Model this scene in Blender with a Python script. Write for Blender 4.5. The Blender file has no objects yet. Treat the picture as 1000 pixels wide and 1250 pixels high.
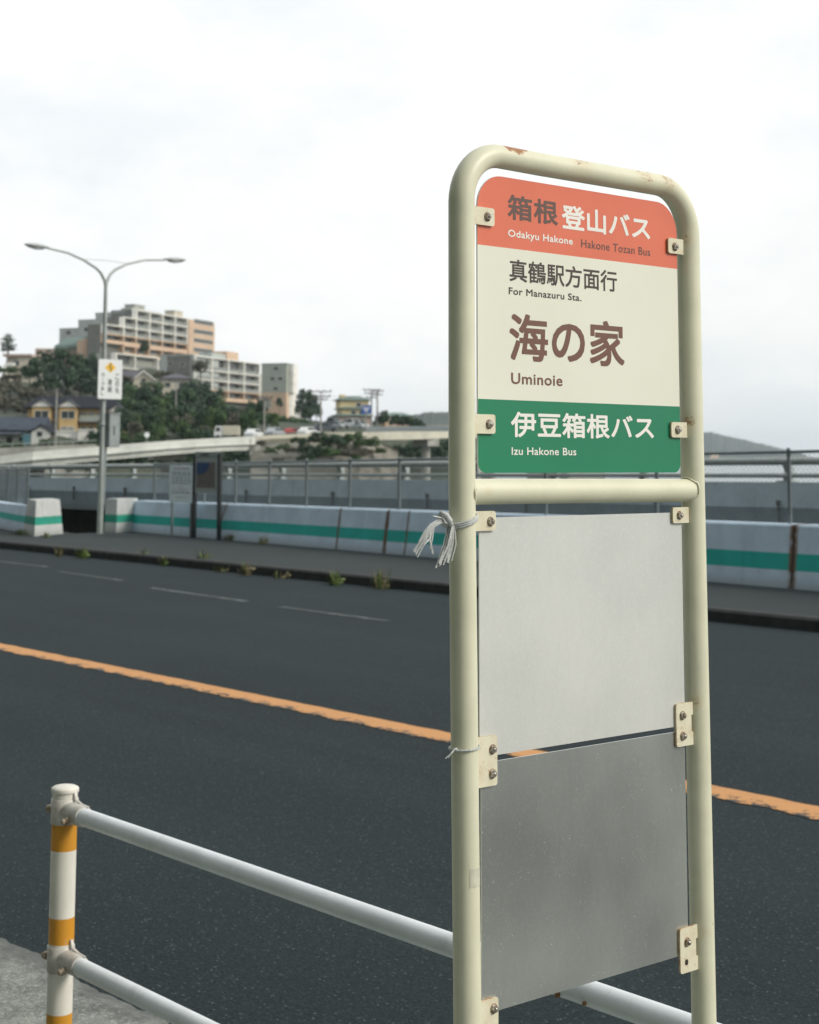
import bpy, bmesh, math, random
from mathutils import Vector, Matrix, noise as mnoise

random.seed(11)
S = bpy.context.scene
COL = S.collection
PI = math.pi

# ------------------------------------------------------------------ camera model
FPX, PPX, PPY, EYE = 1949.0, 430.0, 330.0, 1.65
ROT = Matrix(((0.7711161844105483, -0.078770254874888, -0.6318030366238059),
              (-0.6366641948865109, -0.08572136533207278, -0.7663618926297915),
              (0.006207502688508001, 0.9932004301612795, -0.11625133305825645)))
EYEV = Vector((0, 0, EYE))


def ray(px, py):
    return ROT @ Vector(((px - PPX) / FPX, -(py - PPY) / FPX, -1.0))


def P(px, py, depth):
    return EYEV + ray(px, py) * depth


def proj(p):
    c = ROT.transposed() @ (Vector(p) - EYEV)
    return PPX + FPX * c.x / -c.z, PPY - FPX * c.y / -c.z


def zat(x, y, py):
    """height at which the vertical line through (x, y) crosses picture row py"""
    a, b = -60.0, 400.0
    for _ in range(50):
        m = (a + b) / 2
        if proj((x, y, m))[1] > py:
            a = m
        else:
            b = m
    return (a + b) / 2


def along(c, d, px):
    """distance from c along horizontal direction d at which column px is reached"""
    a, b = -60.0, 160.0
    fa = proj(c + d * a)[0] - px
    for _ in range(50):
        m = (a + b) / 2
        fm = proj(c + d * m)[0] - px
        if (fm > 0) == (fa > 0):
            a, fa = m, fm
        else:
            b = m
    return (a + b) / 2


# ------------------------------------------------------------------ mesh helper
class MB:
    def __init__(s):
        s.v, s.f, s.m, s.s = [], [], [], []

    def face(s, pts, m=0, smooth=False):
        i = len(s.v)
        s.v += [tuple(p) for p in pts]
        s.f.append(list(range(i, i + len(pts))))
        s.m.append(m)
        s.s.append(smooth)

    def add(s, vs, fs, m=0, smooth=False):
        i = len(s.v)
        s.v += [tuple(p) for p in vs]
        for f in fs:
            s.f.append([i + k for k in f])
            s.m.append(m)
            s.s.append(smooth)

    def box(s, x0, x1, y0, y1, z0, z1, m=0):
        vs = [(x0, y0, z0), (x1, y0, z0), (x1, y1, z0), (x0, y1, z0), (x0, y0, z1), (x1, y0, z1), (x1, y1, z1), (x0, y1, z1)]
        s.add(vs, [(0, 3, 2, 1), (4, 5, 6, 7), (0, 1, 5, 4), (1, 2, 6, 5), (2, 3, 7, 6), (3, 0, 4, 7)], m)

    def prism(s, poly, h, axis='y', m=0, off=0.0):
        """poly in the plane normal to axis, extruded from off to off+h"""
        n = len(poly)
        def mk(a, b, c):
            return {'y': (a, c, b), 'x': (c, a, b), 'z': (a, b, c)}[axis]
        vs = [mk(a, b, off) for a, b in poly] + [mk(a, b, off + h) for a, b in poly]
        fs = [list(range(n))[::-1], list(range(n, 2 * n))] + [(i, (i + 1) % n, n + (i + 1) % n, n + i) for i in range(n)]
        s.add(vs, fs, m)

    def tube(s, pts, r, n=12, m=0, cap=True, smooth=True, flat=1.0):
        pts = [Vector(p) for p in pts]
        if not hasattr(r, '__len__'):
            r = [r] * len(pts)
        t0 = (pts[1] - pts[0]).normalized()
        up = Vector((0, 0, 1)) if abs(t0.z) < .9 else Vector((0, 1, 0))
        a = (up - t0 * up.dot(t0)).normalized()
        rings = []
        for i, p in enumerate(pts):
            if i == 0:
                t = t0
            elif i == len(pts) - 1:
                t = (pts[i] - pts[i - 1]).normalized()
            else:
                t = ((pts[i + 1] - pts[i]).normalized() + (pts[i] - pts[i - 1]).normalized()).normalized()
            a = (a - t * a.dot(t)).normalized()
            b = t.cross(a)
            rings.append([p + (a * math.cos(2 * PI * k / n) * flat + b * math.sin(2 * PI * k / n)) * r[i] for k in range(n)])
        vs = [q for g in rings for q in g]
        fs = []
        for i in range(len(pts) - 1):
            for k in range(n):
                k2 = (k + 1) % n
                fs.append((i * n + k, i * n + k2, (i + 1) * n + k2, (i + 1) * n + k))
        s.add(vs, fs, m, smooth)
        if cap:
            s.face(rings[0][::-1], m)
            s.face(rings[-1], m)

    def lathe(s, prof, c=(0, 0, 0), n=24, m=0, mats=None):
        """prof: list of (r, z)"""
        c = Vector(c)
        vs = [c + Vector((r * math.cos(2 * PI * k / n), r * math.sin(2 * PI * k / n), z)) for r, z in prof for k in range(n)]
        i0 = len(s.v)
        s.v += [tuple(v) for v in vs]
        for i in range(len(prof) - 1):
            for k in range(n):
                k2 = (k + 1) % n
                s.f.append([i0 + i * n + k, i0 + i * n + k2, i0 + (i + 1) * n + k2, i0 + (i + 1) * n + k])
                s.m.append(mats[i] if mats else m)
                s.s.append(True)
        if prof[-1][0] > 1e-6:
            s.face(vs[-n:], mats[-1] if mats else m)

    def build(s, name, mats, parent=None, bevel=0, merge=False):
        me = bpy.data.meshes.new(name)
        me.from_pydata(s.v, [], s.f)
        for mt in (mats if isinstance(mats, (list, tuple)) else [mats]):
            me.materials.append(mt)
        me.polygons.foreach_set('material_index', s.m)
        me.polygons.foreach_set('use_smooth', s.s)
        if merge:
            bm = bmesh.new(); bm.from_mesh(me)
            bmesh.ops.remove_doubles(bm, verts=bm.verts, dist=1e-5)
            bm.to_mesh(me); bm.free()
        me.update()
        o = bpy.data.objects.new(name, me)
        COL.objects.link(o)
        if parent is not None:
            o.parent = parent
        if bevel:
            md = o.modifiers.new('Bevel', 'BEVEL'); md.width = bevel; md.segments = 2; md.limit_method = 'ANGLE'
        return o


def tag(o, label=None, cat=None, group=None, kind=None):
    if label: o['label'] = label
    if cat: o['category'] = cat
    if group: o['group'] = group
    if kind: o['kind'] = kind
    return o


def thing(name, loc, label, cat, rz=0, group=None):
    o = bpy.data.objects.new(name, None)
    COL.objects.link(o)
    o.location = loc
    o.rotation_euler = (0, 0, rz)
    o.empty_display_size = .2
    return tag(o, label, cat, group)


def copy_tree(o, parent=None):
    c = o.copy()
    COL.objects.link(c)
    if parent is not None:
        c.parent = parent
    for ch in list(o.children):
        copy_tree(ch, c)
    return c


# ------------------------------------------------------------------ materials
class NT:
    """small node-tree builder"""
    def __init__(s, name):
        s.m = bpy.data.materials.new(name)
        s.m.use_nodes = True
        s.t = s.m.node_tree
        s.t.nodes.clear()
        s.out = s.n('ShaderNodeOutputMaterial')
        s.b = s.n('ShaderNodeBsdfPrincipled')
        s.l(s.b.outputs[0], s.out.inputs['Surface'])
        s.tc = s.n('ShaderNodeTexCoord')
        s.co = s.tc.outputs['Object']

    def n(s, t):
        return s.t.nodes.new(t)

    def l(s, a, b):
        s.t.links.new(a, b)

    def sock(s, v, i):
        if isinstance(v, bpy.types.NodeSocket):
            s.l(v, i)
        else:
            i.default_value = v

    def noise(s, scale, detail=4, rough=.55, co=None, stretch=None):
        nn = s.n('ShaderNodeTexNoise')
        nn.inputs['Scale'].default_value = scale
        nn.inputs['Detail'].default_value = detail
        nn.inputs['Roughness'].default_value = rough
        co = co or s.co
        if stretch:
            mp = s.n('ShaderNodeMapping')
            mp.inputs['Scale'].default_value = stretch
            s.l(co, mp.inputs[0])
            co = mp.outputs[0]
        s.l(co, nn.inputs['Vector'])
        return nn.outputs['Fac']

    def vor(s, scale, out='Color', feature='F1'):
        v = s.n('ShaderNodeTexVoronoi')
        v.feature = feature
        v.inputs['Scale'].default_value = scale
        s.l(s.co, v.inputs['Vector'])
        return v.outputs[out]

    def math(s, op, a, b=0.0, c=0.0):
        m = s.n('ShaderNodeMath')
        m.operation = op
        s.sock(a, m.inputs[0]); s.sock(b, m.inputs[1]); s.sock(c, m.inputs[2])
        return m.outputs[0]

    def ramp(s, f, lo, hi, a=0.0, b=1.0):
        m = s.n('ShaderNodeMapRange')
        m.interpolation_type = 'SMOOTHSTEP'
        s.sock(f, m.inputs[0])
        for i, v in enumerate((lo, hi, a, b)):
            m.inputs[i + 1].default_value = v
        return m.outputs[0]

    def mix(s, f, a, b):
        m = s.n('ShaderNodeMix')
        m.data_type = 'RGBA'
        s.sock(f, m.inputs[0])
        for v, i in ((a, 6), (b, 7)):
            if isinstance(v, bpy.types.NodeSocket):
                s.l(v, m.inputs[i])
            else:
                m.inputs[i].default_value = (*v[:3], 1)
        return m.outputs[2]

    def xyz(s):
        x = s.n('ShaderNodeSeparateXYZ')
        s.l(s.co, x.inputs[0])
        return x.outputs

    def color(s, c):
        if isinstance(c, bpy.types.NodeSocket):
            s.l(c, s.b.inputs['Base Color'])
        else:
            s.b.inputs['Base Color'].default_value = (*c, 1)

    def bump(s, h, strength=.3, dist=.01):
        b = s.n('ShaderNodeBump')
        b.inputs['Strength'].default_value = strength
        b.inputs['Distance'].default_value = dist
        s.l(h, b.inputs['Height'])
        s.l(b.outputs[0], s.b.inputs['Normal'])


def simple(name, col, rough=.6, metal=0.0, var=.12, scale=3.0, col2=None, bump=0, spec=.5, bscale=None):
    k = NT(name)
    f = k.noise(scale, 5, .6)
    dark = col2 or tuple(c * (1 - var * 2) for c in col)
    k.color(k.mix(k.ramp(f, .35, .72), col, dark))
    k.b.inputs['Roughness'].default_value = rough
    k.b.inputs['Metallic'].default_value = metal
    k.b.inputs['Specular IOR Level'].default_value = spec
    if bump:
        k.bump(k.noise(bscale or scale * 8, 4), bump, .02)
    return k.m


# --- asphalt
def asphalt(name, base, speck, rough=.8, streak=True, specks=.9):
    k = NT(name)
    big = k.noise(.35, 4, .6)
    st = k.noise(1.2, 4, .6, stretch=(1.6, .06, 1))
    fine = k.noise(70, 3, .7)
    c = k.mix(k.ramp(big, .3, .7), tuple(x * .88 for x in base), tuple(x * 1.14 for x in base))
    if streak:
        xx = k.math('ADD', k.xyz()[0], k.math('MULTIPLY', k.noise(.5, 3), .5))
        for xc_ in (4.55, 6.05, 9.0, 10.6):
            c = k.mix(k.ramp(k.math('ABSOLUTE', k.math('SUBTRACT', xx, xc_)), .42, .1, 0, .45), c, tuple(x * 1.35 for x in base))
        ck = k.ramp(k.math('ABSOLUTE', k.math('SUBTRACT', k.noise(.55, 7, .62), .5)), .0022, .0006, 0, .7)
        c = k.mix(k.math('MULTIPLY', ck, k.ramp(k.noise(.22, 2), .5, .6)), c, tuple(x * .3 for x in base))
        c = k.mix(k.ramp(k.noise(1.1, 3, .5), .70, .76, 0, .35), c, tuple(x * .6 for x in base))
        c = k.mix(k.ramp(st, .45, .75, 0, .55), c, tuple(x * 1.45 for x in base))
    c = k.mix(k.ramp(fine, .35, .75, 0, .8), c, tuple(x * .45 for x in base))
    c = k.mix(k.ramp(k.noise(110, 2, .7), .52, .72, 0, .8), c, tuple(x * 2.1 for x in base))
    c = k.mix(k.ramp(k.noise(42, 3, .7), .50, .74, 0, .75), c, tuple(x * 1.75 for x in base))
    c = k.mix(k.ramp(k.noise(33, 3, .7), .56, .72, 0, .6), c, tuple(x * .5 for x in base))
    v = k.n('ShaderNodeTexVoronoi')
    v.inputs['Scale'].default_value = 95
    k.l(k.co, v.inputs['Vector'])
    sx = k.n('ShaderNodeSeparateColor'); k.l(v.outputs['Color'], sx.inputs[0])
    pick = k.math('MULTIPLY', k.ramp(sx.outputs[0], specks, specks + .08), k.ramp(v.outputs['Distance'], .48, .30))
    c = k.mix(k.math('MULTIPLY', pick, k.ramp(sx.outputs[1], 0, 1, .25, 1)), c, speck)
    v2 = k.n('ShaderNodeTexVoronoi')
    v2.inputs['Scale'].default_value = 38
    k.l(k.co, v2.inputs['Vector'])
    s2 = k.n('ShaderNodeSeparateColor'); k.l(v2.outputs['Color'], s2.inputs[0])
    p2 = k.math('MULTIPLY', k.ramp(s2.outputs[0], .95, .98), k.ramp(v2.outputs['Distance'], .3, .2))
    c = k.mix(k.math('MULTIPLY', p2, .3), c, speck)
    k.color(c)
    k.b.inputs['Roughness'].default_value = rough
    k.b.inputs['Specular IOR Level'].default_value = .18
    k.bump(k.math('ADD', fine, v.outputs['Distance']), .35, .006)
    return k.m


M = {}
M['asphalt'] = asphalt('asphalt', (.0168, .0262, .0298), (.13, .158, .165), .9)
M['far_pave'] = asphalt('pavement_asphalt', (.037, .046, .048), (.13, .14, .14), .9, streak=False)
k = NT('near_pavement')
f1 = k.noise(9, 6, .7); f2 = k.noise(60, 3, .7)
c = k.mix(k.ramp(f1, .35, .68), (.235, .255, .235), (.115, .13, .118))
c = k.mix(k.ramp(f2, .45, .75, 0, .65), c, (.46, .48, .44))
c = k.mix(k.ramp(k.noise(130, 2), .62, .72, 0, .8), c, (.05, .055, .05))
# gravelly crumbling rim next to the road
xo = k.xyz()
rim = k.ramp(k.math('ADD', xo[0], k.math('MULTIPLY', f1, .35)), 2.70, 2.94, 0, .8)
c = k.mix(rim, c, (.075, .08, .075))
k.color(c); k.b.inputs['Roughness'].default_value = .9
k.bump(k.math('ADD', f2, f1), .6, .012)
M['near_pave'] = k.m

def paint_line(name, col, lo, hi, edge=False):
    k = NT(name)
    w = k.noise(3.0, 6, .72, stretch=(1, .5, 1))
    w2 = k.noise(28, 3, .6)
    x = k.xyz()[0]
    if edge:
        # teeth of lost paint along the near edge, thin cracks further in
        diag = k.noise(3.4, 6, .8, stretch=(4, 3.2, 1))
        e = k.math('ADD', k.math('SUBTRACT', 7.025, x), k.math('MULTIPLY', k.math('SUBTRACT', diag, .5), .85))
        crack = k.ramp(k.math('ABSOLUTE', k.math('SUBTRACT', k.noise(2.6, 5, .7, stretch=(3, 1.2, 1)), .5)), .006, .0, 0, .75)
        patch = k.ramp(k.noise(1.3, 4, .6), .50, .62)
        wear = k.math('MAXIMUM', k.ramp(e, -.015, .02), k.math('MULTIPLY', crack, patch))
        wear = k.math('MAXIMUM', wear, k.ramp(k.noise(60, 3, .7), .66, .74, 0, .6))
    else:
        wear = k.ramp(k.math('ADD', k.math('MULTIPLY', w, .75), k.math('MULTIPLY', w2, .3)), lo, hi)
    k.color(k.mix(wear, col, (.019, .027, .030)))
    k.b.inputs['Roughness'].default_value = .7
    k.bump(w2, .2, .004)
    return k.m
M['orange_line'] = paint_line('orange_line', (.54, .258, .082), .59, .655, True)
M['white_line'] = paint_line('white_line', (.17, .19, .20), .45, .51)
M['kerb'] = simple('kerb_concrete', (.030, .036, .036), .9, 0, .2, 6, (.014, .018, .017), bump=.3)


# --- cream post paint with rust bleeding at given spots (object space of the sign)
def cream_paint(name, spots, base=(.72, .715, .55)):
    k = NT(name)
    n1 = k.noise(14, 5, .6)
    c = k.mix(k.ramp(n1, .35, .75), base, tuple(x * .90 for x in base))
    rn = k.math('ADD', k.math('MULTIPLY', k.noise(120, 5, .75, stretch=(.5, 1, 1.4)), .6), k.math('MULTIPLY', k.noise(420, 3, .8, stretch=(.6, 1, 1.2)), .4))
    for (x, y, z, r, th) in spots:
        d = k.n('ShaderNodeVectorMath'); d.operation = 'DISTANCE'
        k.l(k.co, d.inputs[0]); d.inputs[1].default_value = (x, y, z)
        near = k.ramp(d.outputs['Value'], r, r * .25)
        mk = k.ramp(k.math('ADD', k.math('MULTIPLY', near, .42), k.math('MULTIPLY', rn, .75)), th, th + .09)
        halo = k.ramp(d.outputs['Value'], r * .9, 0, 0, .30)
        c = k.mix(halo, c, (.62, .45, .24))
        rc = k.mix(k.ramp(rn, .5, .7), (.34, .14, .04), (.085, .035, .018))
        c = k.mix(mk, c, rc)
    c = k.mix(k.ramp(k.noise(22, 5, .7, stretch=(1, 1, .3)), .55, .80, 0, .30), c, tuple(x * .70 for x in base))
    c = k.mix(k.ramp(k.noise(150, 4, .75), .68, .74, 0, .35), c, (.45, .42, .30))
    # thin specks of rust everywhere
    sp = k.ramp(k.noise(55, 2, .5), .765, .80, 0, .7)
    c = k.mix(sp, c, (.33, .19, .08))
    k.color(c)
    k.b.inputs['Roughness'].default_value = .42
    k.bump(k.noise(60, 3), .06, .004)
    return k.m


# sign local frame: origin on the pavement between the posts
SX, SY = 1.9485, 1.766
LP, RP = 1.680 - SX, 2.217 - SX        # post centres
M['cream'] = cream_paint('cream_post_paint', [(1.782 - SX, -.008, 2.139, .028, .60), (1.765 - SX, -.01, 2.137, .022, .68), (1.80 - SX, -.006, 2.139, .02, .66), (1.93 - SX, -.012, 2.134, .05, .81),
                                          (2.09 - SX, -.012, 2.134, .05, .795), (2.15 - SX, -.014, 2.127, .042, .785), (LP + .03, -.015, 1.60, .016, .85), (RP - .017, -.012, 2.03, .022, .80), (RP - .017, -.01, 1.716, .024, .76), (RP - .012, -.014, .872, .022, .82), (RP - .014, -.012, 1.245, .022, .80)])
def bracket_paint(name, r):
    k = NT(name)
    n1 = k.noise(40, 4, .6)
    g = k.n('ShaderNodeNewGeometry')
    c = k.mix(k.ramp(n1, .35, .75), (.74, .71, .55), (.66, .60, .44))
    edge = k.ramp(g.outputs['Pointiness'], .51, .60)
    rn = k.noise(120, 5, .7)
    c = k.mix(k.math('MULTIPLY', k.ramp(rn, r, r + .1), .8), c, (.42, .19, .055))
    k.color(c); k.b.inputs['Roughness'].default_value = .5
    return k.m
M['bracket'] = bracket_paint('rusty_bracket_paint', .60)
M['bracket_edge'] = simple('rusted_edge', (.62, .54, .38), .7, 0, .3, 80, (.40, .20, .07))
M['rust'] = simple('rust_stain', (.30, .15, .06), .8, 0, .3, 60, (.14, .07, .03))
M['bolt'] = simple('weathered_bolt_steel', (.62, .60, .55), .3, .8, .3, 150, (.16, .11, .075))
M['bolt_dark'] = simple('dark_bolt_hole', (.035, .030, .024), .8, 0, .2, 60)
M['sign_cream'] = simple('sign_face_cream', (.79, .795, .685), .30, 0, .02, 4, (.76, .765, .655))
M['sign_red'] = simple('sign_face_coral', (.75, .178, .10), .30, 0, .03, 5, (.71, .168, .095))
M['sign_green'] = simple('sign_face_green', (.012, .215, .105), .30, 0, .04, 5, (.011, .20, .098))
M['sign_edge'] = simple('sign_bare_edge', (.80, .81, .80), .4, .3, .05, 20)
M['ink_white'] = simple('ink_white', (.86, .85, .80), .4, 0, .02, 10)
M['ink_grey'] = simple('ink_grey_brown', (.125, .075, .060), .4, 0, .03, 10)
M['ink_black'] = simple('ink_dark_brown', (.060, .042, .036), .4, 0, .03, 10)
M['ink_brown'] = simple('ink_red_brown', (.175, .082, .060), .4, 0, .03, 10)

def sheet(name, base, rough, metal, light, scratch):
    k = NT(name)
    big = k.noise(2.6, 3, .5)
    c = k.mix(k.ramp(big, .30, .72), base, light)
    grain = k.noise(60, 4, .7, stretch=(1, 1, .3))
    c = k.mix(k.ramp(grain, .4, .8, 0, .16), c, tuple(x * .82 for x in base))
    fine = k.noise(230, 3, .8)
    c = k.mix(k.ramp(fine, .45, .75, 0, .35), c, tuple(x * 1.18 for x in light))
    sp = k.math('MULTIPLY', k.ramp(k.noise(300, 1, .5), .70, .76), k.ramp(k.noise(14, 3), .47, .58))
    c = k.mix(k.math('MULTIPLY', sp, scratch), c, (.95, .96, .94))
    sm = k.ramp(k.noise(26, 4, .7, stretch=(.4, 1, 1.6)), .64, .74, 0, scratch * .15)
    c = k.mix(sm, c, (.5, .51, .49))
    k.color(c)
    k.b.inputs['Metallic'].default_value = metal
    k.l(k.ramp(big, .3, .75, rough, rough + .1), k.b.inputs['Roughness'])
    return k.m
M['plate_pale'] = sheet('pale_coated_sheet', (.61, .63, .605), .32, .2, (.70, .715, .69), .15)
M['plate_grey'] = sheet('dull_aluminium_sheet', (.47, .505, .48), .30, .82, (.62, .65, .62), .9)

# --- guard rail
M['rail_white'] = simple('rail_white_paint', (.72, .77, .80), .36, 0, .06, 5, (.64, .69, .72), bump=.03)
M['post_cream'] = simple('post_cream_paint', (.73, .71, .64), .40, 0, .08, 7, (.64, .62, .55), bump=.03)
M['post_yellow'] = simple('post_yellow_tape', (.62, .285, .022), .42, 0, .06, 9, (.56, .25, .018))
def grimy(name, col, rough, dirt, amount=.5, chip=(.24, .19, .13)):
    k = NT(name)
    c = k.mix(k.ramp(k.noise(6, 5, .6), .35, .72), col, tuple(x * .90 for x in col))
    c = k.mix(k.ramp(k.noise(16, 5, .7, stretch=(1, 1, .35)), .52, .76, 0, amount), c, dirt)
    c = k.mix(k.ramp(k.noise(75, 4, .75), .66, .72, 0, .55), c, dirt)
    c = k.mix(k.ramp(k.noise(48, 3, .6), .735, .76, 0, .85), c, chip)
    k.color(c)
    k.l(k.ramp(k.noise(9, 4), .3, .7, rough - .05, rough + .15), k.b.inputs['Roughness'])
    k.bump(k.noise(45, 3), .05, .004)
    return k.m
M['rail_white'] = grimy('rail_white_paint', (.72, .77, .80), .36, (.47, .49, .48), .38, (.30, .25, .19))
M['post_cream'] = grimy('post_cream_paint', (.74, .72, .65), .42, (.50, .48, .42), .40)
M['post_yellow'] = grimy('post_yellow_tape', (.62, .285, .022), .44, (.42, .22, .05), .35, (.50, .44, .33))
M['clamp'] = simple('clamp_grey_paint', (.58, .57, .53), .45, .1, .12, 30, (.44, .41, .37))
M['rail_bolt'] = simple('rail_bolt_rust', (.42, .37, .29), .55, .4, .3, 90, (.19, .12, .07))

# --- concrete barrier
def barrier_mat(name, base, joints):
    k = NT(name)
    n1 = k.noise(2.2, 6, .65); n2 = k.noise(14, 4, .6)
    st = k.noise(3, 4, .6, stretch=(1, 3.0, .25))
    c = k.mix(k.ramp(n1, .3, .72), base, tuple(x * .80 for x in base))
    c = k.mix(k.ramp(st, .55, .8, 0, .50), c, tuple(x * .52 for x in base))
    c = k.mix(k.ramp(n2, .6, .75, 0, .3), c, tuple(x * .7 for x in base))
    o = k.xyz()
    for (yj, w, amt) in joints:
        wob = k.math('ADD', o[1], k.math('MULTIPLY', k.noise(7, 3), .04))
        d = k.math('ABSOLUTE', k.math('SUBTRACT', wob, yj + .02))
        mk = k.math('MULTIPLY', k.ramp(d, w, w * .35), k.ramp(k.noise(9, 4, .7), .3, .55, .35, 1))
        c = k.mix(k.math('MULTIPLY', mk, amt), c, (.17, .085, .038))
        c = k.mix(k.math('MULTIPLY', k.ramp(d, w * .35, w * .15), amt), c, (.05, .035, .025))
    # mud splashed up from the pavement
    c = k.mix(k.ramp(k.math('ADD', o[2], k.math('MULTIPLY', n1, .22)), .30, .10, 0, .45), c, (.16, .165, .15))
    k.color(c)
    k.b.inputs['Roughness'].default_value = .75
    k.bump(n2, .15, .01)
    return k.m
JOINTS = [(22.32, .055, .8), (20.92, .075, .95), (20.35, .045, .7), (12.35, .09, 1.0), (26.3, .03, .5)]
M['barrier_paint'] = barrier_mat('barrier_shade_blue_paint', (.55, .685, .82), JOINTS)  # blue of the sky-lit shade is mixed into this paint colour
M['barrier_teal'] = barrier_mat('barrier_teal_stripe', (.020, .43, .385), JOINTS)
M['block_paint'] = barrier_mat('block_white_paint', (.55, .575, .57), [])
M['block_teal'] = barrier_mat('block_teal_stripe', (.02, .31, .22), [])
M['weed'] = simple('weed_green', (.09, .17, .035), .6, 0, .2, 30, (.13, .15, .05))
M['weed_dry'] = simple('weed_dry', (.17, .155, .075), .7, 0, .2, 30, (.11, .085, .04))
M['galv'] = simple('galvanised_steel', (.33, .37, .38), .5, .35, .15, 8, (.25, .28, .29))
M['galv_dark'] = simple('fence_steel', (.19, .225, .235), .5, .3, .15, 8, (.15, .175, .18))
M['wire'] = simple('fence_wire', (.26, .30, .31), .5, .4, .1, 20)
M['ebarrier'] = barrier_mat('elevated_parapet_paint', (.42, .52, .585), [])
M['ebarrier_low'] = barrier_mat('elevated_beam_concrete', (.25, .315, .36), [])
M['dark_conc'] = simple('dark_concrete', (.085, .095, .10), .9, 0, .25, 1.2, (.05, .058, .06), bump=.2)
M['bridge_rail'] = simple('bridge_rail_steel', (.40, .44, .43), .5, .2, .1, 6)
M['lamp_pole'] = simple('lamp_pole_galvanised', (.40, .44, .43), .5, .35, .12, 4, (.31, .34, .33))
M['lamp_glass'] = simple('lamp_lens', (.55, .58, .58), .25, 0, .05, 6)
M['cabinet'] = simple('cabinet_grey', (.30, .34, .34), .5, .1, .1, 5)
M['board_white'] = simple('board_white', (.74, .77, .77), .5, 0, .03, 5)
M['notice_white'] = simple('notice_paper', (.72, .82, .88), .5, 0, .04, 5)
M['notice_ink'] = simple('notice_ink', (.20, .25, .29), .6, 0, .05, 30)
M['notice_red'] = simple('notice_faded_red', (.48, .36, .38), .6, 0, .05, 30)
M['black_post'] = simple('black_post_steel', (.022, .028, .032), .5, .1, .15, 9)
M['map_blue'] = simple('map_sea_blue', (.035, .075, .19), .5, 0, .1, 6)
M['map_land'] = simple('map_land_brown', (.17, .155, .15), .5, 0, .12, 5, (.12, .105, .10))
M['map_frame'] = simple('map_frame_grey', (.34, .38, .38), .5, 0, .06, 6)
M['yellow_sign'] = simple('warning_yellow', (.85, .50, .012), .45, 0, .03, 6)
M['sign_ink'] = simple('sign_ink', (.11, .13, .13), .5, 0, .05, 30)
M['twine'] = simple('white_twine', (.72, .75, .74), .55, 0, .12, 200, (.50, .53, .52))
M['twine'].node_tree.nodes['Principled BSDF'].inputs['Transmission Weight'].default_value = .25
M['tape'] = simple('old_clear_tape', (.66, .65, .53), .25, 0, .08, 70, (.55, .54, .45))

# --- far things
M['white_bridge'] = simple('bridge_white_concrete', (.60, .62, .58), .8, 0, .10, .4, (.47, .49, .46))
M['cream_bridge'] = simple('bridge_cream_steel', (.56, .54, .44), .7, 0, .10, .4, (.44, .43, .36))
M['conc'] = simple('pale_concrete', (.36, .36, .33), .85, 0, .2, .5, (.22, .22, .20))
M['wall_grey'] = simple('apartment_grey_tile', (.40, .435, .415), .8, 0, .08, .3)
M['wall_greygreen'] = simple('apartment_greygreen_tile', (.34, .37, .325), .8, 0, .08, .3)
M['salmon'] = simple('apartment_salmon_tile', (.58, .425, .305), .8, 0, .07, .3)
M['apt_white'] = simple('apartment_white_concrete', (.78, .77, .71), .8, 0, .06, .5)
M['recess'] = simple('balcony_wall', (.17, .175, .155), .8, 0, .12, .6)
k = NT('window_glass'); k.color((.045, .055, .055)); k.b.inputs['Roughness'].default_value = .15; M['glass'] = k.m
M['curtain'] = simple('window_curtain', (.32, .33, .30), .6, 0, .15, 1.2)
M['railing_glass'] = simple('balcony_railing_panel', (.24, .26, .24), .35, 0, .1, .8)
M['roof_dark'] = simple('roof_dark_tile', (.024, .029, .037), .9, 0, .2, 1.0, bump=.3, bscale=3, spec=.15)
M['roof_navy'] = simple('roof_navy_tile', (.040, .055, .080), .8, 0, .2, 1.0, bump=.3, bscale=3)
M['roof_slate'] = simple('roof_slate', (.085, .085, .10), .7, 0, .15, 1.0)
M['roof_green'] = simple('roof_green_copper', (.13, .19, .17), .7, 0, .15, 1.0)
M['inn_yellow'] = simple('inn_yellow_render', (.58, .40, .18), .8, 0, .10, .6)
M['house_white'] = simple('house_white_render', (.78, .77, .72), .8, 0, .08, .6)
M['house_cream'] = simple('house_cream_render', (.56, .52, .43), .8, 0, .08, .6)
M['house_pink'] = simple('house_pink_render', (.42, .33, .29), .8, 0, .10, .6)
M['tower_yellow'] = simple('tiered_yellow_render', (.60, .50, .28), .8, 0, .08, .6)
M['tarp'] = simple('blue_tarp', (.08, .20, .24), .6, 0, .1, 3)
M['brown_roof'] = simple('brown_roof', (.34, .20, .13), .8, 0, .15, .8)
M['trunk'] = simple('tree_bark', (.075, .062, .05), .9, 0, .2, 6, bump=.4)
M['pole_conc'] = simple('utility_pole_concrete', (.30, .30, .28), .8, 0, .15, 2)
M['pole_dark'] = simple('pole_fitting_dark', (.12, .12, .12), .6, .3, .1, 4)
M['blue_sign'] = simple('road_sign_blue', (.03, .10, .36), .5, 0, .05, 2)
M['car_white'] = simple('car_paint_white', (.68, .70, .70), .3, 0, .02, 2)
M['car_silver'] = simple('car_paint_silver', (.40, .43, .45), .3, .3, .02, 2)
M['car_grey'] = simple('car_paint_grey', (.10, .12, .14), .3, .2, .02, 2)
M['car_red'] = simple('car_paint_red', (.35, .05, .05), .3, 0, .02, 2)
M['truck_box'] = simple('truck_cargo_cream', (.56, .53, .43), .5, 0, .04, 2)
M['tyre'] = simple('tyre_rubber', (.02, .02, .02), .8, 0, .1, 9)

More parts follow.
